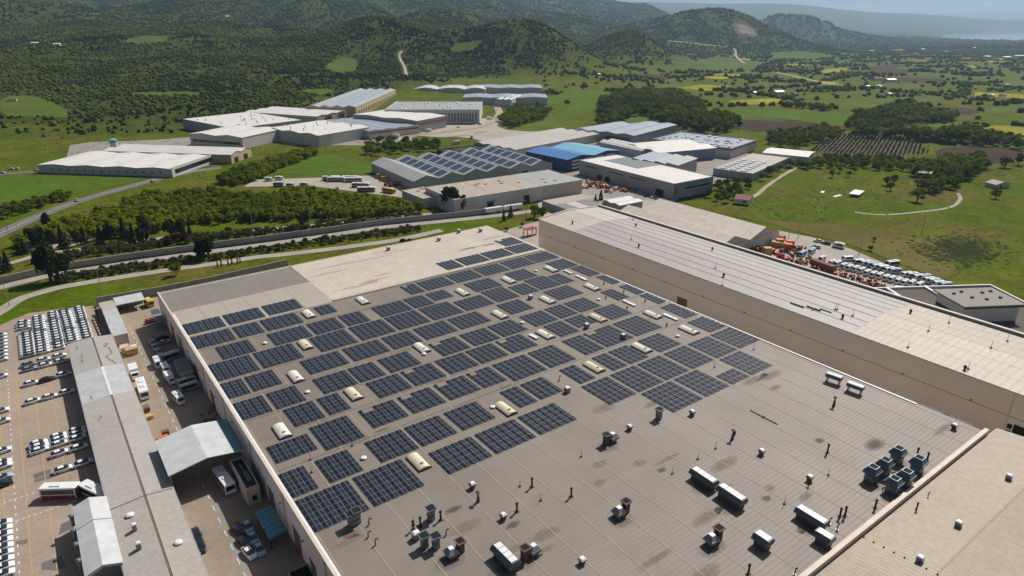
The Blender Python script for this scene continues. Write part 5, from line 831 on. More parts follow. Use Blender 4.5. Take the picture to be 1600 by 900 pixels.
# walls along the roads
def wall_run(name,pts,h,th,label,parent=None,post=0):
    b=MB()
    for i in range(len(pts)-1):
        p=np.array(pts[i]);q=np.array(pts[i+1]);d=(q-p)/np.linalg.norm(q-p);n=np.array((-d[1],d[0]))*th/2
        b.add([(p[0]+n[0],p[1]+n[1],0),(q[0]+n[0],q[1]+n[1],0),(q[0]-n[0],q[1]-n[1],0),(p[0]-n[0],p[1]-n[1],0)]+[(p[0]+n[0],p[1]+n[1],h),(q[0]+n[0],q[1]+n[1],h),(q[0]-n[0],q[1]-n[1],h),(p[0]-n[0],p[1]-n[1],h)],[(0,1,5,4),(1,2,6,5),(2,3,7,6),(3,0,4,7),(4,5,6,7)])
    return b
t=tag(empty('retaining_wall'),'long curved concrete retaining wall beside the lower road','wall'); pts=WALLS['retaining']
for i in range(len(pts)-1):
    p,q_=np.array(pts[i]),np.array(pts[i+1]); n=max(1,int(np.linalg.norm(q_-p)/9))
    for k in range(n): a=p+(q_-p)*k/n; c=p+(q_-p)*((k+1)/n-.004); obj('wall_panel',(wall_run('',[tuple(a),tuple(c)],3.1+.05*(k%2),.5,''),M['concrete']),t)
tag(obj('yard_wall',(wall_run('',WALLS['yard'],3.6,.4,''),M['concrete'])),'grey concrete wall closing the far end of the yard','wall')
tag(obj('kerb_wall',(wall_run('',[(11.0,247.4),(11.0,288)],2.2,.3,''),M['concrete'])),'low concrete wall along the store and grass strip','wall')
br=tag(empty('plastic_barrier',(8.2,262,0)),'line of red and white plastic barriers at the car park edge','barrier')
for k in range(16): obj('barrier_block',(MB().frus(-.03*k,k*1.55-8,0,.8,.5,1.45,.25,1.4),M['redp' if k%2 else 'white']),br)
# ---------------------------------------------------------------- warehouses of the industrial zone
WM={'wgrey':mat('wall_grey',(.36,.36,.36),.75,.05,.1,rib=('X',1.5),ribc=.06),'wpale':mat('wall_pale',(.58,.56,.53),.75,.06,.1),'wbeige':mat('wall_beige',(.50,.44,.36),.75,.05,.1),'wtan':mat('wall_tan',(.50,.40,.25),.75,.06,.1),'wblue':mat('wall_dark_blue',(.02,.06,.16),.6,.1,.2),'wdark':mat('wall_black',(.02,.02,.025),.6,.1,.2),'wbluegrey':mat('wall_blue_grey',(.22,.27,.33),.7,.06,.1),
'rwhite':mat('roof_white_sheet',(.66,.635,.60),.55,.06,.05,rib=('X',1.6),ribc=.06,fine=.4,stain=((.42,.35,.27),.05,.58,.85)),'rgrey':mat('roof_grey_sheet',(.35,.36,.36),.5,.06,.06,rib=('X',1.6),ribc=.07,fine=.4),'rbeige':mat('roof_beige_sheet',(.39,.335,.275),.6,.06,.05,fine=.4,stain=((.42,.33,.24),.06,.58,.85)),'rpv':mat('roof_pv_sheet',(.33,.38,.44),.4,.06,.05,rib=('X',3.0),ribc=.3),'rblue':mat('roof_blue',(.05,.17,.42),.45,.06,.1,rib=('X',2),ribc=.08),'rlblue':mat('roof_light_blue',(.17,.42,.56),.45,.06,.1,rib=('X',2),ribc=.08),'rtent':mat('tent_membrane',(.60,.53,.46),.6,.05,.06,rib=('Y',2.5),ribc=.07,stain=((.55,.42,.29),.09,.56,.85,(1,.4,1)),fine=.3),'rconc':mat('roof_concrete_sheet',(.40,.385,.36),.7,.07,.06,rib=('Y',3),ribc=.10),'rbrown':mat('roof_brown',(.34,.27,.21),.7,.1,.1),'rtile':mat('roof_red_tile',(.22,.10,.075),.8,.2,.8),'pvblock':mat('pv_block',(.03,.055,.095),.16,.25,.5,spec=.6)}
M.update(WM)
def warehouse(key,name,label,roof='flat',rm='rwhite',wm='wgrey',n=1,axis='W',rise=1.4,pv=None,doors=(),windows=0,sky=0,parapet=.5,vents=0,band=None):
    """local x runs along the right hand side, y along the left hand side, origin at the near corner"""
    x,y,a,le,lw,z=BLD[key]; t=tag(empty(name,(x,y,0),R_(a)),label,'building'); e=z-(.2 if roof!='flat' else 0)
    if roof=='flat':
        obj('wall',(MB().box(0,0,0,le,lw,z-.3),M[wm]),t); obj('roof',(MB().box(.3,.3,z-.299,le-.3,lw-.3,z),M[rm]),t)
        pb=MB().box(0,0,z-.298,le,.3,z+parapet).box(0,lw-.3,z-.298,le,lw,z+parapet).box(0,.3,z-.298,.3,lw-.3,z+parapet).box(le-.3,.3,z-.298,le,lw-.3,z+parapet); obj('parapet',(pb,M[wm]),t)
    else:
        span=(le if axis=='W' else lw)/n; L=(lw if axis=='W' else le); seg=[]
        for i in range(n):
            if roof=='gable': seg+=[(i*span,e),(i*span+span/2,e+rise)]
            elif roof=='arch': seg+=[(i*span+span*k/8,e+rise*math.sin(math.pi*k/8)) for k in range(8)]
            else: seg+=[(i*span,e),(i*span+span*.92,e+rise)]
        seg.append((n*span,e)); ax_='y' if axis=='W' else 'x'
        obj('wall',(MB().prof([(0,0)]+[(p[0],p[1]-.02) for p in seg]+[(n*span,0)],0,L,0,ax_),M[wm]),t)
        for k in range(len(seg)-1):
            p,q_=seg[k],seg[k+1]
            if abs(q_[0]-p[0])<.05: continue
            r_=M[rm[(k*len(rm))//max(1,len(seg)-1)]] if isinstance(rm,tuple) else M[rm]
            obj('roof',(MB().prof([(p[0]-(.3 if k==0 else 0),p[1]),(q_[0]+(.3 if k==len(seg)-2 else 0)-.002,q_[1]),(q_[0]+(.3 if k==len(seg)-2 else 0)-.002,q_[1]+.16),(p[0]-(.3 if k==0 else 0),p[1]+.16)],-.3,L+.3,0,ax_),r_),t)
        if pv:
            for i in range(*pv['bays']):
                for side in (0,1):
                    x0=i*span+(.06+.5*side)*span; x1=x0+.38*span; zz=lambda u:e+rise*(1-abs(u-(i*span+span/2))/(span/2))+.24
                    m_=pv['rows']
                    for j in range(m_):
                        y0=L*(.04+.92*j/m_); y1=L*(.04+.92*(j+.8)/m_)
                        c=[(x0,y0),(x1,y0),(x1,y1),(x0,y1)]
                        if axis=='W': V=[(u,v,zz(u)) for u,v in c]+[(u,v,zz(u)-.08) for u,v in c]
                        else: V=[(v,u,zz(u)) for u,v in c][::-1]+[(v,u,zz(u)-.08) for u,v in c][::-1]
                        obj('solar_block',(MB().add(V,[(0,1,2,3),(7,6,5,4),(4,5,1,0),(5,6,2,1),(6,7,3,2),(7,4,0,3)]),M['pvblock']),t)
    for side,p0,wd,h in doors:
        if side=='E': obj('door',(MB().box(p0,-.09,0,p0+wd,-.003,h),M['wdark']),t)
        else: obj('door',(MB().box(-.09,p0,0,-.003,p0+wd,h),M['wdark']),t)
    if windows:
        wmh=M['glass']
        for k in range(windows): u=(k+.3)*le/windows; obj('window',(MB().box(u,-.08,z*.35,u+le/windows*.45,-.004,z*.72),wmh),t)
    if band: obj('window_band',(MB().box(-.07,lw*band[0],z*band[2],-.004,lw*band[1],z*band[3]),M['glass']),t)
    if sky:
        for k in range(sky):
            u=le*random.uniform(.1,.85);v=lw*random.uniform(.1,.85); obj('skylight',(MB().box(u,v,z+.002,u+1.6,v+1.6,z+.5),M['tan' if rm=='rbeige' else 'white_metal']),t)
    if vents:
        for k in range(vents): u=le*random.uniform(.08,.9);v=lw*random.uniform(.08,.9); obj('roof_vent',(MB().cyl(u,v,z-.3,z+random.uniform(1,2.6)+(rise if roof!='flat' else 0)*.6,.3,.3,7),M['dark']),t)
    return t
warehouse('multi_gable','gabled_warehouse','grey six gabled warehouse carrying solar blocks on its roofs','gable','rgrey','wgrey',6,'W',3.2,pv=dict(bays=(1,6),rows=6),doors=(('E',30,1.2,2.2),('E',44,1.2,2.2),('E',60,3,3),('E',85,4,4)))
t=warehouse('beige_flat','flat_warehouse','large beige flat roofed warehouse in front of the gabled one','flat','rbeige','wpale',doors=(('E',22,4.5,4.6),('E',48,4.2,5)),sky=9,parapet=.15); le=BLD['beige_flat'][3]
obj('roof_joint',(MB().box(le*.28,.4,9.002,le*.28+.4,36,9.05).box(le*.52,.4,9.002,le*.52+.3,36,9.05),M['rbrown']),t); obj('wall_section',(MB().box(le*.67,-.1,0,le+.1,-.003,8.9).box(le+.003,0,0,le+.1,36,8.9),M['wbeige']),t); obj('roof_section',(MB().box(le*.67,.35,9.002,le-.35,36.3,9.08),M['rgrey']),t); obj('awning',(MB().box(21.5,-1.6,4.7,27,-.11,5.0),M['blue_steel']),t)
warehouse('beige_small','flat_warehouse','small lower beige block joined to the beige flat warehouse','flat','rbeige','wpale',sky=4,parapet=.15)
t=warehouse('low_sheds','low_shed','low shed with grey and white strip roofs behind the tall hall','flat','rgrey','wgrey',parapet=.1); lw=BLD['low_sheds'][4]
for k,(u0,u1,m) in enumerate(((.02,.25,'roof_grey'),(.27,.5,'shed_pale'),(.52,.98,'roof_grey'))): obj('roof_strip',(MB().box(30.1*u0,.4,4.002,30.1*u1,lw*.55,4.06+.02*k),M[m]),t)
obj('roof_strip',(MB().box(.4,lw*.6,4.002,29.7,lw-.4,4.07),M['rbeige']),t)
warehouse('white_box','small_warehouse','small pale gabled store behind the low sheds','gable','canopy','wbeige',2,'E',.8)
for k,(x0,lb) in enumerate(((249.2,'nearer white gabled storage tent behind the long hall'),(273.7,'farther white gabled storage tent behind the long hall'))):
    t=gable('storage_tent',lb,(x0,181.2,0),0,24.2,69,6,10.4,'rtent','wpale')
    for q in (6,9,14,17): obj('vent_hole',(MB().cyl(0,0,0,.1,.35,.35,10),M['dark']),t,(q,-.012,6.3),rx=R_(90))
t=warehouse('big_grey','grey_warehouse','large grey warehouse with white roof and red sign','flat','rwhite','wgrey',doors=(('W',8,7,4.5),('W',58,5,3.5),('W',66,5,3.5)),parapet=.2)
obj('wall_face',(MB().box(.0,-.12,0,36.4,-.004,9.6),M['wbluegrey']),t); obj('sign',(MB().box(1.0,-.3,3.2,2.6,-.13,7.4),M['redp']),t)
for k in range(2): obj('window_band',(MB().box(10+12*k,-.2,5.4,21+12*k,-.13,6.6),M['glass']),t)
for k in (25,45,70): obj('window_band',(MB().box(-.08,k,6.8,-.004,k+14,7.6),M['glass']),t)
obj('yard_recess',(MB().box(14,46,10.002,36.2,80,10.12),M['hutroof']),t)
warehouse('solar_grey','solar_warehouse','grey warehouse with dark solar strips behind the red signed one','saw',('rgrey','rpv'),'wgrey',4,'E',1.2)
t=warehouse('blue','blue_warehouse','warehouse with a dark and light blue roof','gable',('rblue','rblue','rlblue','rlblue'),'wblue',2,'W',2.0)
for k in range(3): obj('wall_stripe',(MB().box(2,-.12,1.5+k*2.6,55,-.004,2.7+k*2.6),M['wpale']),t)
for k in range(5): obj('wall_pier',(MB().box(2+k*12.5,-.2,0,4.5+k*12.5,-.121,8.7),M['wblue']),t)
warehouse('concrete_shed','precast_shed','long grey precast shed with parallel roof ridges','gable','rconc','wpale',4,'E',1.2)
warehouse('dark','black_building','low black flat building behind the gabled warehouse','flat','wdark','wdark',parapet=.6)
warehouse('solar_back_r','solar_factory','blue grey factory with solar roof and grey windowed front','gable','rpv','wbluegrey',2,'E',1.2,windows=0,band=(.1,.8,.5,.75)); warehouse('solar_back_l','solar_factory','lower blue grey factory with solar roofs beside the windowed one','gable','rpv','wpale',2,'E',1.5)
warehouse('curved_white','vaulted_shed','white shed with wavy vaulted roof','arch','rwhite','wpale',2,'W',1.6); warehouse('big_white','white_warehouse','big white roofed warehouse with rusty stains','gable','rwhite','wbluegrey',2,'E',1.2)
t=warehouse('red_trim','assembly_plant','plant with red trim and white units crowding its grey roof','flat','rpv','wpale',parapet=.6); 
obj('trim',(MB().box(-.1,-.12,6.6,51.4,-.004,7.6).box(-.12,0,6.6,-.004,70,7.6),M['redp']),t)
for k in range(40): u,v=random.uniform(2,46),random.uniform(2,66); obj('roof_unit',(MB().box(u,v,8.002,u+random.uniform(1.5,5),v+random.uniform(1.2,2.5),8+random.uniform(.5,1.4)),M['white_metal']),t)
t=warehouse('solar_white','solar_store','low white store with rows of white roof hoods at the meadow','flat','rgrey','wgrey',parapet=.2)
for k in range(18): u,v=3+ (k%6)*7.5,6+(k//6)*7.5; obj('roof_hood',(MB().prof([(u,5.002),(u,5.6),(u+1.6,6.2),(u+3.4,5.002)],v,v+4.4),M['white_metal']),t)
obj('roof_strip',(MB().box(46,.5,5.002,73.5,28,5.08),M['rbeige']),t)
warehouse('white_long','white_store','long narrow white store at the orchard edge','gable','rwhite','wpale',1,'W',1.0)
t=warehouse('left_white','white_plant','white roofed plant beside the climbing asphalt road','gable','rwhite','wpale',4,'E',.9); 
for k in range(14): obj('window',(MB().box(-.1,8+k*6.6,2.2,-.004,9.4+k*6.6,3.4),M['glass']),t)
obj('facade',(MB().box(-.5,-.8,0,53.5,-.31,6.9),M['wpale']),t); obj('glazing',(MB().box(3,-.9,2.0,50,-.81,5.0),M['glass']),t)
warehouse('left_white_back','white_plant','white roofed plant with tan end walls behind the first one','gable','rwhite','wtan',2,'W',1.6,doors=(('E',4,6,4),('E',18,6,4)))
t=warehouse('front_white','white_factory','white factory with glazed strip front at the end of the zone','gable','rwhite','wpale',2,'E',1.5,band=(.05,.95,.35,.55))
t=warehouse('pipes_white','white_factory','wide white roof dotted with dark pipes','flat','rwhite','wgrey',vents=26,parapet=.2)
t=warehouse('mid_white','white_factory','white roofed factory with thin masts along its edge','gable','rwhite','wpale',3,'E',1.4,vents=12)
t=warehouse('upper_white','white_factory','white roofed factory with brick portals under the green hill','gable','rwhite','wgrey',3,'W',1.0)
for k in (.3,.75): obj('portal',(MB().box(49.9*k,-.8,0,49.9*k+9,-.31,9.5),M['rustbrown']),t); obj('glazing',(MB().box(49.9*k+1.5,-.9,1,49.9*k+7.5,-.81,7.5),M['glass']),t)
t=warehouse('long_solar','long_factory','very long factory with four blue grey roof bays','gable',('rgrey','rpv','rpv','rgrey','rpv','rpv','rgrey','rpv'),'wtan',4,'E',2.0)
for k in range(26): obj('window',(MB().box(6+k*7.2,-.1,3,9+k*7.2,-.004,8),M['glass']),t)
t=warehouse('blue_stripe','solar_factory','factory with blue striped solar roof in the middle of the zone','gable','rpv','wpale',4,'W',.9); obj('trim',(MB().box(0,-.12,5.2,55,-.004,6.6),M['redp']),t)
t=warehouse('white_front','white_factory','bright white roofed factory with pink trimmed side','gable','rwhite','wgrey',2,'E',1.2); obj('trim',(MB().box(0,-.12,7.5,45,-.004,8.6),M['redp']),t)
t=warehouse('columns','columned_factory','grey factory with a long row of tall narrow windows','flat','rgrey','wpale',parapet=.8,vents=8)
for k in range(30): obj('window',(MB().box(-.08,3+k*3.2,2.5,-.004,4.4+k*3.2,11),M['glass']),t)
for k in range(24): u,v=random.uniform(3,70),random.uniform(3,92); obj('roof_unit',(MB().box(u,v,14.002,u+random.uniform(2,9),v+1.6,14.9),M['white_metal']),t)
x,y,a,le,lw,z=BLD['back1']
for k,(D,px,l,w_,r_,lb) in enumerate(((1010,640,70,45,'canopy','small pale vaulted hall below the green hill, first of the back row'),(1010,690,60,45,'canopy','small pale vaulted hall below the green hill, second of the back row'),(1030,745,95,50,'rpv','blue grey hall at the end of the back row'),(900,720,110,45,'rpv','low blue grey hall in front of the back row'),(1010,560,45,45,'rpv','small blue roofed shed behind the very long factory'),(880,772,22,60,'canopy','narrow white annex beside the columned factory'))):
    c=GP(D,px); BLD['x%d'%k]=(c[0],c[1],-36 if k<4 else -50,l,w_,9); warehouse('x%d'%k,'far_hall',lb,'arch' if k<2 else 'gable',r_,'wpale',2 if k<2 else 3,'W',2.4 if k<2 else 1.2)
# flat dark building right of the hall
M['tar']=mat('tar_roof',(.10,.085,.075),.9,.12,.2,fine=1)
t=tag(empty('office_block',(261.5,88,0),R_(-32)),'dark flat roofed office block with a raised grey pavilion','building'); obj('wall',(MB().box(-22,-22,0,34,22,5.2),M['hall_wall']),t); obj('roof',(MB().box(-21.5,-21.5,5.201,33.5,21.5,5.3),M['tar']),t)
for q in ((-22,-22,34,-21.4),(-22,21.4,34,22),(-22,-21.4,-21.4,21.4),(33.4,-21.4,34,21.4),(-10,-21.4,-9,21.4),(6,12,7,21.4)): obj('parapet',(MB().box(q[0],q[1],5.302,q[2],q[3],6.1),M['white_metal']),t)
t=tag(empty('roof_pavilion',(252.8,79.8,5.3),R_(-31)),'raised grey pavilion with thin overhanging flat roof','building'); obj('wall',(MB().box(1,1,0,21.8,15,6.0),M['wpale']),t); obj('roof',(MB().box(0,0,6.05,23,16.2,6.6),M['roof_grey']),t); obj('fascia',(MB().box(.2,-.06,5.6,22.8,-.003,6.04),M['dark']),t); obj('window_band',(MB().box(.93,1.4,1.2,.998,14.4,2.6),M['glass']),t)
for k,(u,v) in enumerate(((4,11),(8,12.5),(8,7),(15,11),(12,5),(18,6),(19,12))): obj('roof_vent',(MB().box(u,v,6.601,u+1.0,v+.7,7.2),M['brown_steel']),t)
# ---------------------------------------------------------------- vehicles
def wheelset(t,xs,w,r=.33):
    wm_=MB().cyl(0,0,-.11,.11,r,r,12).mesh('wheel',M['tyre']); hub=MB().cyl(0,0,-.125,.125,r*.55,r*.55,10).mesh('rim',M['car_silver'])
    for x in xs:
        for s in (-1,1): o=obj('wheel',wm_,t,(x,s*(w/2-.1),r),rx=R_(90)); obj('rim',hub,o)
def loft(secs):
    """secs: (x,[(y,z)...]) rings with equal counts, closed round"""
    b=MB();n=len(secs[0][1])
    for x,ring in secs: b.v+=[(x,y,z) for y,z in ring]
    for k in range(len(secs)-1):
        for i in range(n): b.f.append((k*n+i,k*n+(i+1)%n,(k+1)*n+(i+1)%n,(k+1)*n+i)); b.m.append(0)
    b.f.append(tuple(range(n))[::-1]);b.m.append(0); b.f.append(tuple((len(secs)-1)*n+i for i in range(n)));b.m.append(0); return b
def ringc(hw,z0,z1,c=.14,tw=1): return [(-hw,z0),(hw,z0),(hw,z0+(z1-z0)*.6),(hw*tw,z1-c*.3),(hw*tw-c,z1),(-hw*tw+c,z1),(-hw*tw,z1-c*.3),(-hw,z0+(z1-z0)*.6)]
CARK={}
def car(paint):
    t=empty('car'); t['category']='car'
    b=loft([(-2.2,ringc(.72,.32,.72)),(-2.12,ringc(.82,.24,.95)),(-1.6,ringc(.88,.2,1.0)),(-.9,ringc(.9,.2,1.0)),(.7,ringc(.9,.2,.98)),(1.0,ringc(.9,.2,.96)),(1.8,ringc(.86,.2,.84)),(2.15,ringc(.78,.24,.72)),(2.24,ringc(.66,.34,.6))])
    obj('body',b.mesh('body',M[paint],True),t)
    gl=loft([(-1.85,ringc(.74,.97,1.02,.05,.97)),(-1.25,ringc(.76,.97,1.38,.1,.86)),(-.2,ringc(.77,.97,1.45,.1,.84)),(.35,ringc(.77,.97,1.41,.1,.84)),(1.25,ringc(.76,.95,.99,.05,.97))]); obj('window',gl.mesh('window',M['glass']),t)
    rf=loft([(-1.05,ringc(.58,1.37,1.42,.02)),(-.95,ringc(.60,1.385,1.45,.04)),(-.3,ringc(.61,1.41,1.475,.04)),(.1,ringc(.60,1.39,1.455,.04)),(.22,ringc(.58,1.36,1.42,.02))]); obj('roof',rf.mesh('roof',M[paint]),t)
    for s in (-1,1): obj('headlight',(MB().box(2.0,s*.58-.16,.58,2.23,s*.58+.16,.70),M['lamp']),t)
    wheelset(t,(-1.33,1.38),1.8); return Kind(t)
for p in ('car_white','car_black','car_silver','car_blue','car_red'): CARK[p]=car(p)
def bus(name,cat,L,w,h,paint,skirt=None,roofc='car_white',nose=0,units=((-.1,.25),)):
    t=empty(name); t['category']=cat; fr=L/2
    b=loft([(-fr,ringc(w/2-.08,.4,h-.12,.2)),(-fr+.15,ringc(w/2,.32,h,.22)),(fr-.5-nose*.7,ringc(w/2,.32,h,.22)),(fr-.15-nose*.6,ringc(w/2-.03,.34,h-.16,.22)),(fr-nose*.15,ringc(w/2-.06,.36,h*.52 if nose else h*.95-.2,.2)),(fr,ringc(w/2-.12,.4,h*.36 if nose else h-.5,.15))]); obj('body',b.mesh('body',M[paint]),t)
    wz0,wz1=h*.46,h*.84; xa,za,xb,zb=(fr-nose*.15,h*.54,fr-.15-nose*.6,h-.22) if nose else (fr+.004,h*.42,fr+.004,h-.52)
    obj('window_band',(MB().box(-fr+.5,-w/2-.02,wz0,fr-.7-nose,-w/2-.003,wz1).box(-fr+.5,w/2+.003,wz0,fr-.7-nose,w/2+.02,wz1),M['glass']),t)
    obj('windscreen',(MB().add([(xa+.03,-w/2+.16,za),(xa+.03,w/2-.16,za),(xb+.03,w/2-.3,zb),(xb+.03,-w/2+.3,zb)],[(0,1,2,3)]),M['glass']),t)
    if skirt: obj('skirt',(MB().box(-fr+.3,-w/2-.022,.34,fr-.6,-w/2-.003,h*.36).box(-fr+.3,w/2+.003,.34,fr-.6,w/2+.022,h*.36),M[skirt]),t)
    for u,l in units: obj('roof_unit',(MB().frus(L*u,0,h+.002,h+.22,L*l,w*.6,L*l*.9,w*.5),M['white_metal']),t)
    wheelset(t,(-fr+L*.22,fr-L*.2),w,.33 if L<7 else .48); return Kind(t)
BK={'mini':bus('minibus','minibus',5.6,2.0,2.6,'car_white',None,nose=.9,units=((-.1,.22),)),'minis':bus('minibus','minibus',6.8,2.2,2.8,'car_silver',None,nose=.7,units=((-.12,.2),)),'city':bus('city_bus','bus',12,2.5,3.1,'car_white','car_red',units=((-.2,.2),(.15,.15))),'green':bus('city_bus','bus',12,2.5,3.1,'car_white','bus_green'),'yellow':bus('city_bus','bus',10,2.5,3.1,'bus_yellow','bus_yellow',units=((-.2,.2),)),'half':bus('bus_section','bus',8.6,2.5,3.2,'car_white','car_red',units=((-.1,.3),)),'blue':bus('minibus','minibus',7.2,2.2,2.8,'car_blue',None,nose=.6)}
def truck():
    t=empty('box_truck'); t['category']='truck'; obj('cargo_box',(MB().box(-3.4,-1.2,1.0,1.4,1.2,3.3),M['car_white']),t); obj('cab',loft([(1.55,ringc(1.1,.5,2.5,.15)),(2.6,ringc(1.1,.5,2.45,.15)),(3.1,ringc(1.05,.5,1.7,.15)),(3.3,ringc(1.0,.55,1.4,.12))]).mesh('cab',M['car_white']),t); obj('chassis',(MB().box(-3.3,-.5,.55,3.0,.5,.99),M['dark']),t); obj('windscreen',(MB().add([(3.13,-.9,1.7),(3.13,.9,1.7),(2.64,.9,2.4),(2.64,-.9,2.4)],[(0,1,2,3)]),M['glass']),t); wheelset(t,(-2.3,2.3),2.3,.45); return Kind(t)
BK['truck']=truck()
FILES=('first (leftmost)','second','third','fourth','fifth')
for c,colm in enumerate(GRID):
    n=len(colm)
    for r,p in enumerate(colm):
        pt='car_white' if (r*7+c*3)%9 else 'car_silver'
        CARK[pt].put((p[0],p[1],.02),random.gauss(0,.02)+(0 if c%2 else math.pi),'%s car, %s from the front in the %s file of the packed block'%('white' if pt=='car_white' else 'silver',ORD[n-1-r],FILES[c].split()[0]),'packed block of white cars')
ordc=sorted(range(len(CARX)),key=lambda i:(-CARX[i][1],CARX[i][0]))
spec={10:'car_black',3:'car_silver',6:'car_silver',35:'car_black',34:'car_blue',36:'car_black',37:'car_silver',38:'car_black',39:'car_red'}
for k,i in enumerate(ordc):
    p=CARX[i]; pt=spec.get(i,'car_white'); a=R_(20) if i<36 else R_(12)
    a=R_(0 if i<3 else (4 if i<36 else 10)); where='loose on the beige car park' if i<36 else 'in the shade of the factory wall'
    cn_={'car_white':'white','car_black':'black','car_silver':'silver','car_blue':'blue','car_red':'dark red'}[pt]
    CARK[pt].put((p[0],p[1],.02),a+random.gauss(0,.03),'%s car %s, %s from the far end'%(cn_,where,ORD[k] if k<20 else 'twenty '+ORD[k-20] if k<40 else 'last'),'cars parked loosely')
for nm,L_ in (('near file at the picture edge',CARL),('far file at the picture edge',CARL2)):
    for k,p in enumerate(L_): CARK['car_white'].put((p[0],p[1],.02),random.gauss(0,.03),'white car in the %s, %s from the far end'%(nm,ORD[k]),nm)
CY=['car_black','car_black','car_black','car_black','car_white','car_blue','car_blue','car_blue','car_blue','car_blue','car_blue']
CN=['black car against the long shed, far one','black car against the long shed, near one','black car at the shade edge, first of three','black car at the shade edge, second of three','white car at the shade edge, last of three','blue grey car in the shade beside the carport, first of three','blue grey car in the shade beside the carport, second of three','blue grey car in the shade beside the carport, last of three','blue grey car in the shade by the yard hut, first of three','blue grey car in the shade by the yard hut, second of three','blue grey car in the shade by the yard hut, last of three']
for p,c,n_ in zip(CARY,CY,CN): CARK[c].put((p[0],p[1],.03),R_(-90)+random.gauss(0,.04)+(R_(10) if 'shade edge' in n_ else 0),n_,'cars in the yard')
# articulated bus: two sections with a bellows between them, one vehicle
ab=tag(empty('articulated_bus',(-10.2,166.6,.02),R_(-33)),'white articulated bus with red skirt turning in the car park','bus')
for nm,x,rz in (('rear_section',0,0),('front_section',8.3,R_(-30))):
    k=copy_tree(BK['half'].root,ab); k.name=nm; k.location=(x,-1.1 if x else 0,0); k.rotation_euler=(0,0,rz)
    if 'category' in k: del k['category']
obj('bellows',(MB().frus(0,0,.5,3.05,1.0,2.2,1.0,2.2),M['dark']),ab,(4.35,-.2,0),rz=R_(-15))
def kill(o):
    for c in list(o.children): kill(c)
    bpy.data.objects.remove(o)
kill(BK['half'].root)
B=BUSES
BK['city'].put((B[2][0],B[2][1],.03),R_(-85),'white roofed city bus beside the cream service building','buses in the yard',sc=(.75,1,1))
BK['truck'].put((B[3][0],B[3][1],.03),R_(-92),'white box truck along the long shed, far one','trucks in the yard'); BK['city'].put((B[4][0],B[4][1],.03),R_(-92),'white city bus along the long shed, near one','buses in the yard',sc=(.85,1,1))
BK['minis'].put((B[5][0],B[5][1],.03),R_(190),'silver van in the shade beside the yard hut','vans in the yard'); BK['mini'].put((B[6][0]-.3,B[6][1],.03),R_(-90),'white minibus at the shade edge, farthest of the group','vans in the yard'); BK['mini'].put((B[7][0]+.5,B[7][1]-1.6,.03),R_(-88),'white minibus at the shade edge right behind the farthest','vans in the yard')
BK['truck'].put((B[8][0],B[8][1],.03),R_(-85),'white box truck in front of the yard hut','trucks in the yard',sc=.85); BK['minis'].put((B[9][0],B[9][1]+.7,.03),R_(5),'silver van parked nose to the factory wall, far one','vans in the yard',sc=.85); BK['minis'].put((B[10][0],B[10][1]-1.6,.03),R_(5),'silver van parked nose to the factory wall, near one','vans in the yard',sc=.85); BK['mini'].put((B[11][0],B[11][1],.03),R_(-84),'single white minibus half in the shade','vans in the yard')
yt=BK['yellow'].put((27.2,279.5,.03),R_(-80),'yellow truck like bus at the end of the yard by the shelter','buses in the yard',sc=(.5,.9,.9))
for k,p in enumerate(MINI_A): BK['mini'].put((p[0],p[1],.03),R_(180)+random.gauss(0,.03),'white minibus of the inner lot row, %s from the tents'%ORD[k],'inner row of minibuses',sc=(.8,.9,.9))
for k,p in enumerate(MINI_B):
    if k<16: BK[('mini','minis','mini','blue')[k%4]].put((p[0],p[1],.03),R_(155)+random.gauss(0,.04),'pale minibus of the outer lot row, %s from the tents'%ORD[k],'outer row of minibuses',sc=(.95,.9,.9) if k%2==0 else (.78,.85,.9))
    else: BK[('minis','blue','blue','mini','mini')[k-16]].put((p[0],p[1],.03),R_((160,190,190,100,110)[k-16]),('grey bus parked beyond the outer row','bluish minibus near the orange crates, far one','bluish minibus near the orange crates, near one','white van driving along the meadow edge','white van beside the office block')[k-16],'single vans of the lot')
for k,p in enumerate(LOTCARS): CARK[('car_white','car_black','car_silver','car_black')[k]].put((p[0],p[1],.03),R_(105),('white car on the lot road by the meadow','dark car on the lot road by the meadow','silver car beside the bluish minibuses','dark car near the office block')[k],'cars of the back lot')
MB_N=['mini','mini','minis','mini','mini','green','city','city','city','yellow','yellow','yellow','green','city']
for k,p in enumerate(MIDBUS): BK[MB_N[k]].put((p[0],p[1],.06),R_(random.choice((-36,-30,-40))) if k!=11 else R_(-70),'%s in the distant bus yard, %s listed from the left'%({'mini':'white minibus','minis':'silver minibus','green':'green skirted bus','city':'white bus','yellow':'yellow bus'}[MB_N[k]],ORD[k]),'buses in the distant yard',sc=(1,1,1.0))
for k,p in enumerate(REDROW): CARK['car_red'].put((p[0],p[1],.06),R_(60),'red tractor like vehicle in the row by the gabled warehouse, %s'%ORD[k],'row of red vehicles',sc=(1.1,1.3,1.9))
for k,p in enumerate(ROADCARS): CARK['car_white' if k!=3 else 'car_black'].put((p[0],p[1],.12),R_(95) if k<2 else R_(150),'%s car on the road by the white roofed plant, %s'%('white' if k!=3 else 'dark',ORD[k]),'cars on the far road')
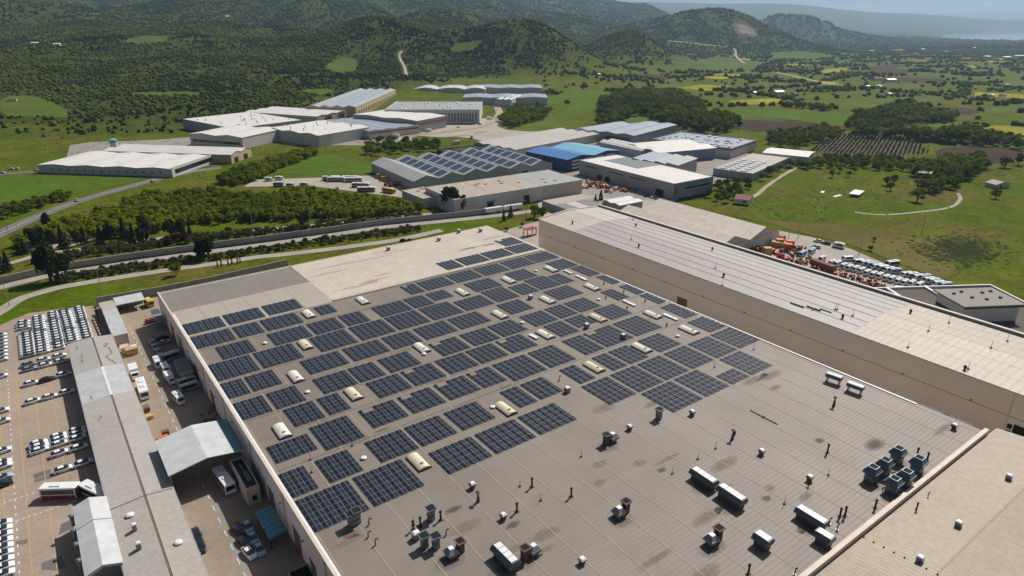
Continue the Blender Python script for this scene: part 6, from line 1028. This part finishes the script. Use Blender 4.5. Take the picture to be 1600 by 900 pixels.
for k,p in enumerate(MIDC):
    if k<10:
        t=tag(empty('scrap_stack',(p[0],p[1],.05),random.uniform(0,3)),'heap of %s parts in the warehouse yard, %s'%(random.choice(('orange','rusty','pale')),ORD[k]),'scrap','yard scrap')
        for j in range(7): u,v=random.uniform(-4,4),random.uniform(-3,3); obj('piece',(MB().box(u,v,0,u+random.uniform(.8,2.6),v+random.uniform(.6,2),random.uniform(.6,2.2)),M[random.choice(('orange','rustbrown','tan','white_metal','redp','dark'))]),t)
    else: CARK[('car_white','car_silver','car_blue','car_black')[k%4]].put((p[0],p[1],.06),R_(20),'car by the grey warehouse front, %s in the line'%ORD[k-10],'cars by the grey warehouse')
yards=[(620,470),(650,520),(640,600),(690,640),(700,690),(730,750),(760,770),(800,790),(860,770),(900,640),(620,720),(560,740),(520,800),(500,950),(560,1010),(480,1000),(590,960),(540,1090),(470,1040),(600,860)]
for k in range(44):
    D_,q_=yards[k%20]; c=GP(D_+random.uniform(-18,18),q_+random.uniform(-22,22))
    if not clear_of_buildings(np.array([c[0]]),np.array([c[1]]),3)[0]: continue
    kk=random.choice(('car_white','car_silver','car_white','car_black','truck')); (BK['truck'] if kk=='truck' else CARK[kk]).put((c[0],c[1],.08),random.uniform(0,6),'small vehicle parked in the distant factory yards','vehicles in the distant yards')
# scrap and crates in the lot behind the hall
for k,p in enumerate(SCRAP):
    kind=('tan crate','orange crate','tan crate','tan crate','tan crate','orange container','orange crate','red box')[k] if k<8 else 'heap of rusty parts'
    t=tag(empty('crate' if k<8 else 'scrap_heap',(p[0],p[1],.02),random.uniform(0,1)),'%s in the lot behind the hall, %s from the tents'%(kind,ORD[k] if k<20 else 'twenty '+ORD[k-20]),'crate' if k<8 else 'scrap','crates and scrap')
    if k<8:
        m=M['tan' if 'tan' in kind else ('orange' if 'orange' in kind else 'redp')]; h=random.uniform(2.2,3.6); obj('box',(MB().box(-1.4,-1.7,.15,1.4,1.7,h),m),t); obj('lid',(MB().box(-1.5,-1.8,h+.002,1.5,1.8,h+.12),m),t); obj('pallet',(MB().box(-1.3,-1.6,0,1.3,1.6,.149),M['dark']),t)
    else:
        for j in range(11): u,v=random.gauss(0,1.9),random.gauss(0,2.2); h=random.uniform(.5,2.2); obj('piece',(MB().frus(u,v,0,h,random.uniform(.5,2.4),random.uniform(.5,2.0),random.uniform(.3,1.6),random.uniform(.3,1.5)),M[random.choice(('rustbrown','rustbrown','orange','redp','dark','tan','steel'))]),t)
p0,p1=np.array(BOOM[0]),np.array(BOOM[1]); c=(p0+p1)/2; L_=float(np.linalg.norm(p1-p0)); t=tag(empty('crane_boom',(c[0],c[1],.02),math.atan2(*(p1-p0)[::-1])),'long rusty red crane body lying in the lot','crane')
obj('boom',(MB().box(-L_/2,-1.3,1.0,L_/2,1.3,3.4),M['rustbrown']),t)
for s in (-.4,0,.4): obj('support',(MB().box(L_*s-.3,-1,0,L_*s+.3,1,.999),M['dark']),t)
x,y=MISC['crane_red']; t=tag(empty('steel_frame',(x,y,0),R_(5)),'open red steel frame at the hall corner','frame')
for u in (-3.2,2.9):
    for v in (-1.6,1.3): obj('post',(MB().box(u,v,0,u+.35,v+.35,3.6),M['redp']),t)
obj('top_beam',(MB().box(-3.2,-1.6,3.601,3.25,1.65,4.1),M['redp']),t); obj('bottom_beam',(MB().box(-2.84,-1.6,.1,2.89,-1.25,.7),M['redp']),t)
# lamp posts
lp=empty('lamp_post'); lp['category']='lamp post'; obj('pole',(MB().cyl(0,0,0,10,.16,.09,8),M['concrete']),lp); obj('arm',(MB().tube([(0,0,9.8),(.6,0,10.2),(1.6,0,10.3)],.06,6),M['concrete']),lp); obj('lamp_head',(MB().box(1.4,-.18,10.2,2.2,.18,10.36),M['steel']),lp); lp=Kind(lp)
for k,p in enumerate(sorted(POLES,key=sx)): lp.put((p[0],p[1],0),random.uniform(0,6),'tall grey lamp post, %s from the left across the view'%ORD[k],'lamp posts')
# houses, shelters and oddments in the meadow and beyond
t=gable('red_roofed_house','low house with brown red tiled roof at the meadow edge',(MISC['red_house'][0],MISC['red_house'][1],0),R_(25),12,9,2.9,4.6,'rtile','wpale'); obj('window',(MB().box(-.06,2,1,-.003,4,2.2),M['glass']),t); obj('window',(MB().box(2,-.06,1,4,-.003,2.2),M['glass']),t); obj('door',(MB().box(6,-.06,0,7.2,-.003,2.2),M['wdark']),t)
t=gable('tan_roofed_house','small house with tan roof beyond the meadow',(MISC['tan_house'][0],MISC['tan_house'][1],float(terrain(*MISC['tan_house']))),R_(-20),12,8,2.6,4.2,'rbrown','wpale'); obj('door',(MB().box(4,-.06,0,5.2,-.003,2.1),M['wdark']),t)
x,y=MISC['slab']; t=tag(empty('open_pavilion',(x,y,0),R_(15)),'low pale concrete slab on posts in the meadow','pavilion'); obj('roof',(MB().box(-7,-3,1.6,7,3,1.9),M['white_metal']),t)
for u in (-6.5,0,6.1):
    for v in (-2.7,2.4): obj('post',(MB().box(u,v,0,u+.35,v+.35,1.599),M['concrete']),t)
for k,n_ in enumerate(('slab2','slab3')): x,y=MISC[n_]; t=tag(empty('broken_slab',(x,y,0),.4*k),'pale broken slab lying in the meadow, %s one'%('longer' if k==0 else 'shorter'),'slab'); obj('slab',(MB().frus(0,0,0,.35,9-3*k,2.2,8.4-3*k,1.8),M['white_metal']),t)
x,y=MISC['frame']; t=tag(empty('concrete_frame',(x,y,0),.3),'unfinished grey two storey concrete frame among the trees','building')
for z in (3,6): obj('floor_slab',(MB().box(-5,-4,z,5,4,z+.3),M['concrete']),t)
for u in (-4.8,0,4.4):
    for v in (-3.8,3.4): obj('column',(MB().box(u,v,0,u+.4,v+.4,2.999).box(u,v,3.301,u+.4,v+.4,5.999),M['concrete']),t)
x,y=MISC['silo']; t=tag(empty('silo',(x,y,0)),'white and blue round silo behind the white roofed plant','silo'); obj('body',(MB().cyl(0,0,0,7,3,3,18),M['white_metal']),t); obj('top',(MB().cyl(0,0,7.002,9.5,3.05,3.05,18).cyl(0,0,9.5,10.6,3.05,.5,18),M['rlblue']),t)
x,y=MISC['dome_tent']; b=MB(); cyly(b,-3.5,3.5,.0,3.2,-5,5); tag(obj('dome_tent',b.mesh('dome_tent',M['wpale']),loc=(x,y,0),rz=R_(0)),'small pale arched tent at the beige warehouse corner','tent')
for k,(x,y,l) in enumerate(((213.5,311,11),(226,309,12))):
    t=tag(empty('trailer',(x,y,0),R_(-6)),'white trailer parked along the beige warehouse, %s one'%('left' if k==0 else 'right'),'trailer'); obj('cargo_box',(MB().box(-l/2,-1.25,1.1,l/2,1.25,3.4),M['car_white']),t); wheelset(t,(-l*.35,-l*.25,l*.3),2.4,.48); obj('chassis',(MB().box(-l/2+.2,-.5,.7,l/2-.2,.5,1.099),M['dark']),t)
hm=MB().box(-.5,-.35,0,.5,.35,.3).mesh('wall',M['wpale']); hr=MB().prof([(-.38,.3),(0,.42),(.38,.3)],-.53,.53,0,'x').mesh('roof',M['white_metal']); hr2=MB().prof([(-.38,.3),(0,.46),(.38,.3)],-.53,.53,0,'x').mesh('roof',M['rtile'])
hs=sorted(HOUSES,key=lambda h:sx(h[0]))
for k,((x,y),wd,c) in enumerate(hs):
    t=tag(empty('far_house',(x,y,float(terrain(x,y))),random.uniform(-.5,.5)),'distant pale house on the plain, %s from the left of all far houses'%(ORD[k] if k<20 else 'twenty '+ORD[k-20]),'house','distant houses'); t.scale=(wd,wd,min(wd,16)); obj('wall',hm,t); obj('roof',hr if k%3 else hr2,t)
# ---------------------------------------------------------------- air
hv=bpy.data.materials.new('haze_air'); hv.use_nodes=True; N=hv.node_tree.nodes; N.remove(N['Principled BSDF']); pv_=N.new('ShaderNodeVolumePrincipled'); pv_.inputs['Color'].default_value=(.52,.74,1,1); pv_.inputs['Density'].default_value=6.2e-5; pv_.inputs['Anisotropy'].default_value=.35; hv.node_tree.links.new(pv_.outputs[0],N['Material Output'].inputs['Volume'])
zmax=float(GZ.max())+30; zmin=float(GZ.min())-1.5
tag(obj('haze',(MB().box(-30000,-30000,zmin,30000,30000,zmax),hv)),'thin blue haze over the plain and far hills','haze',kind='stuff')
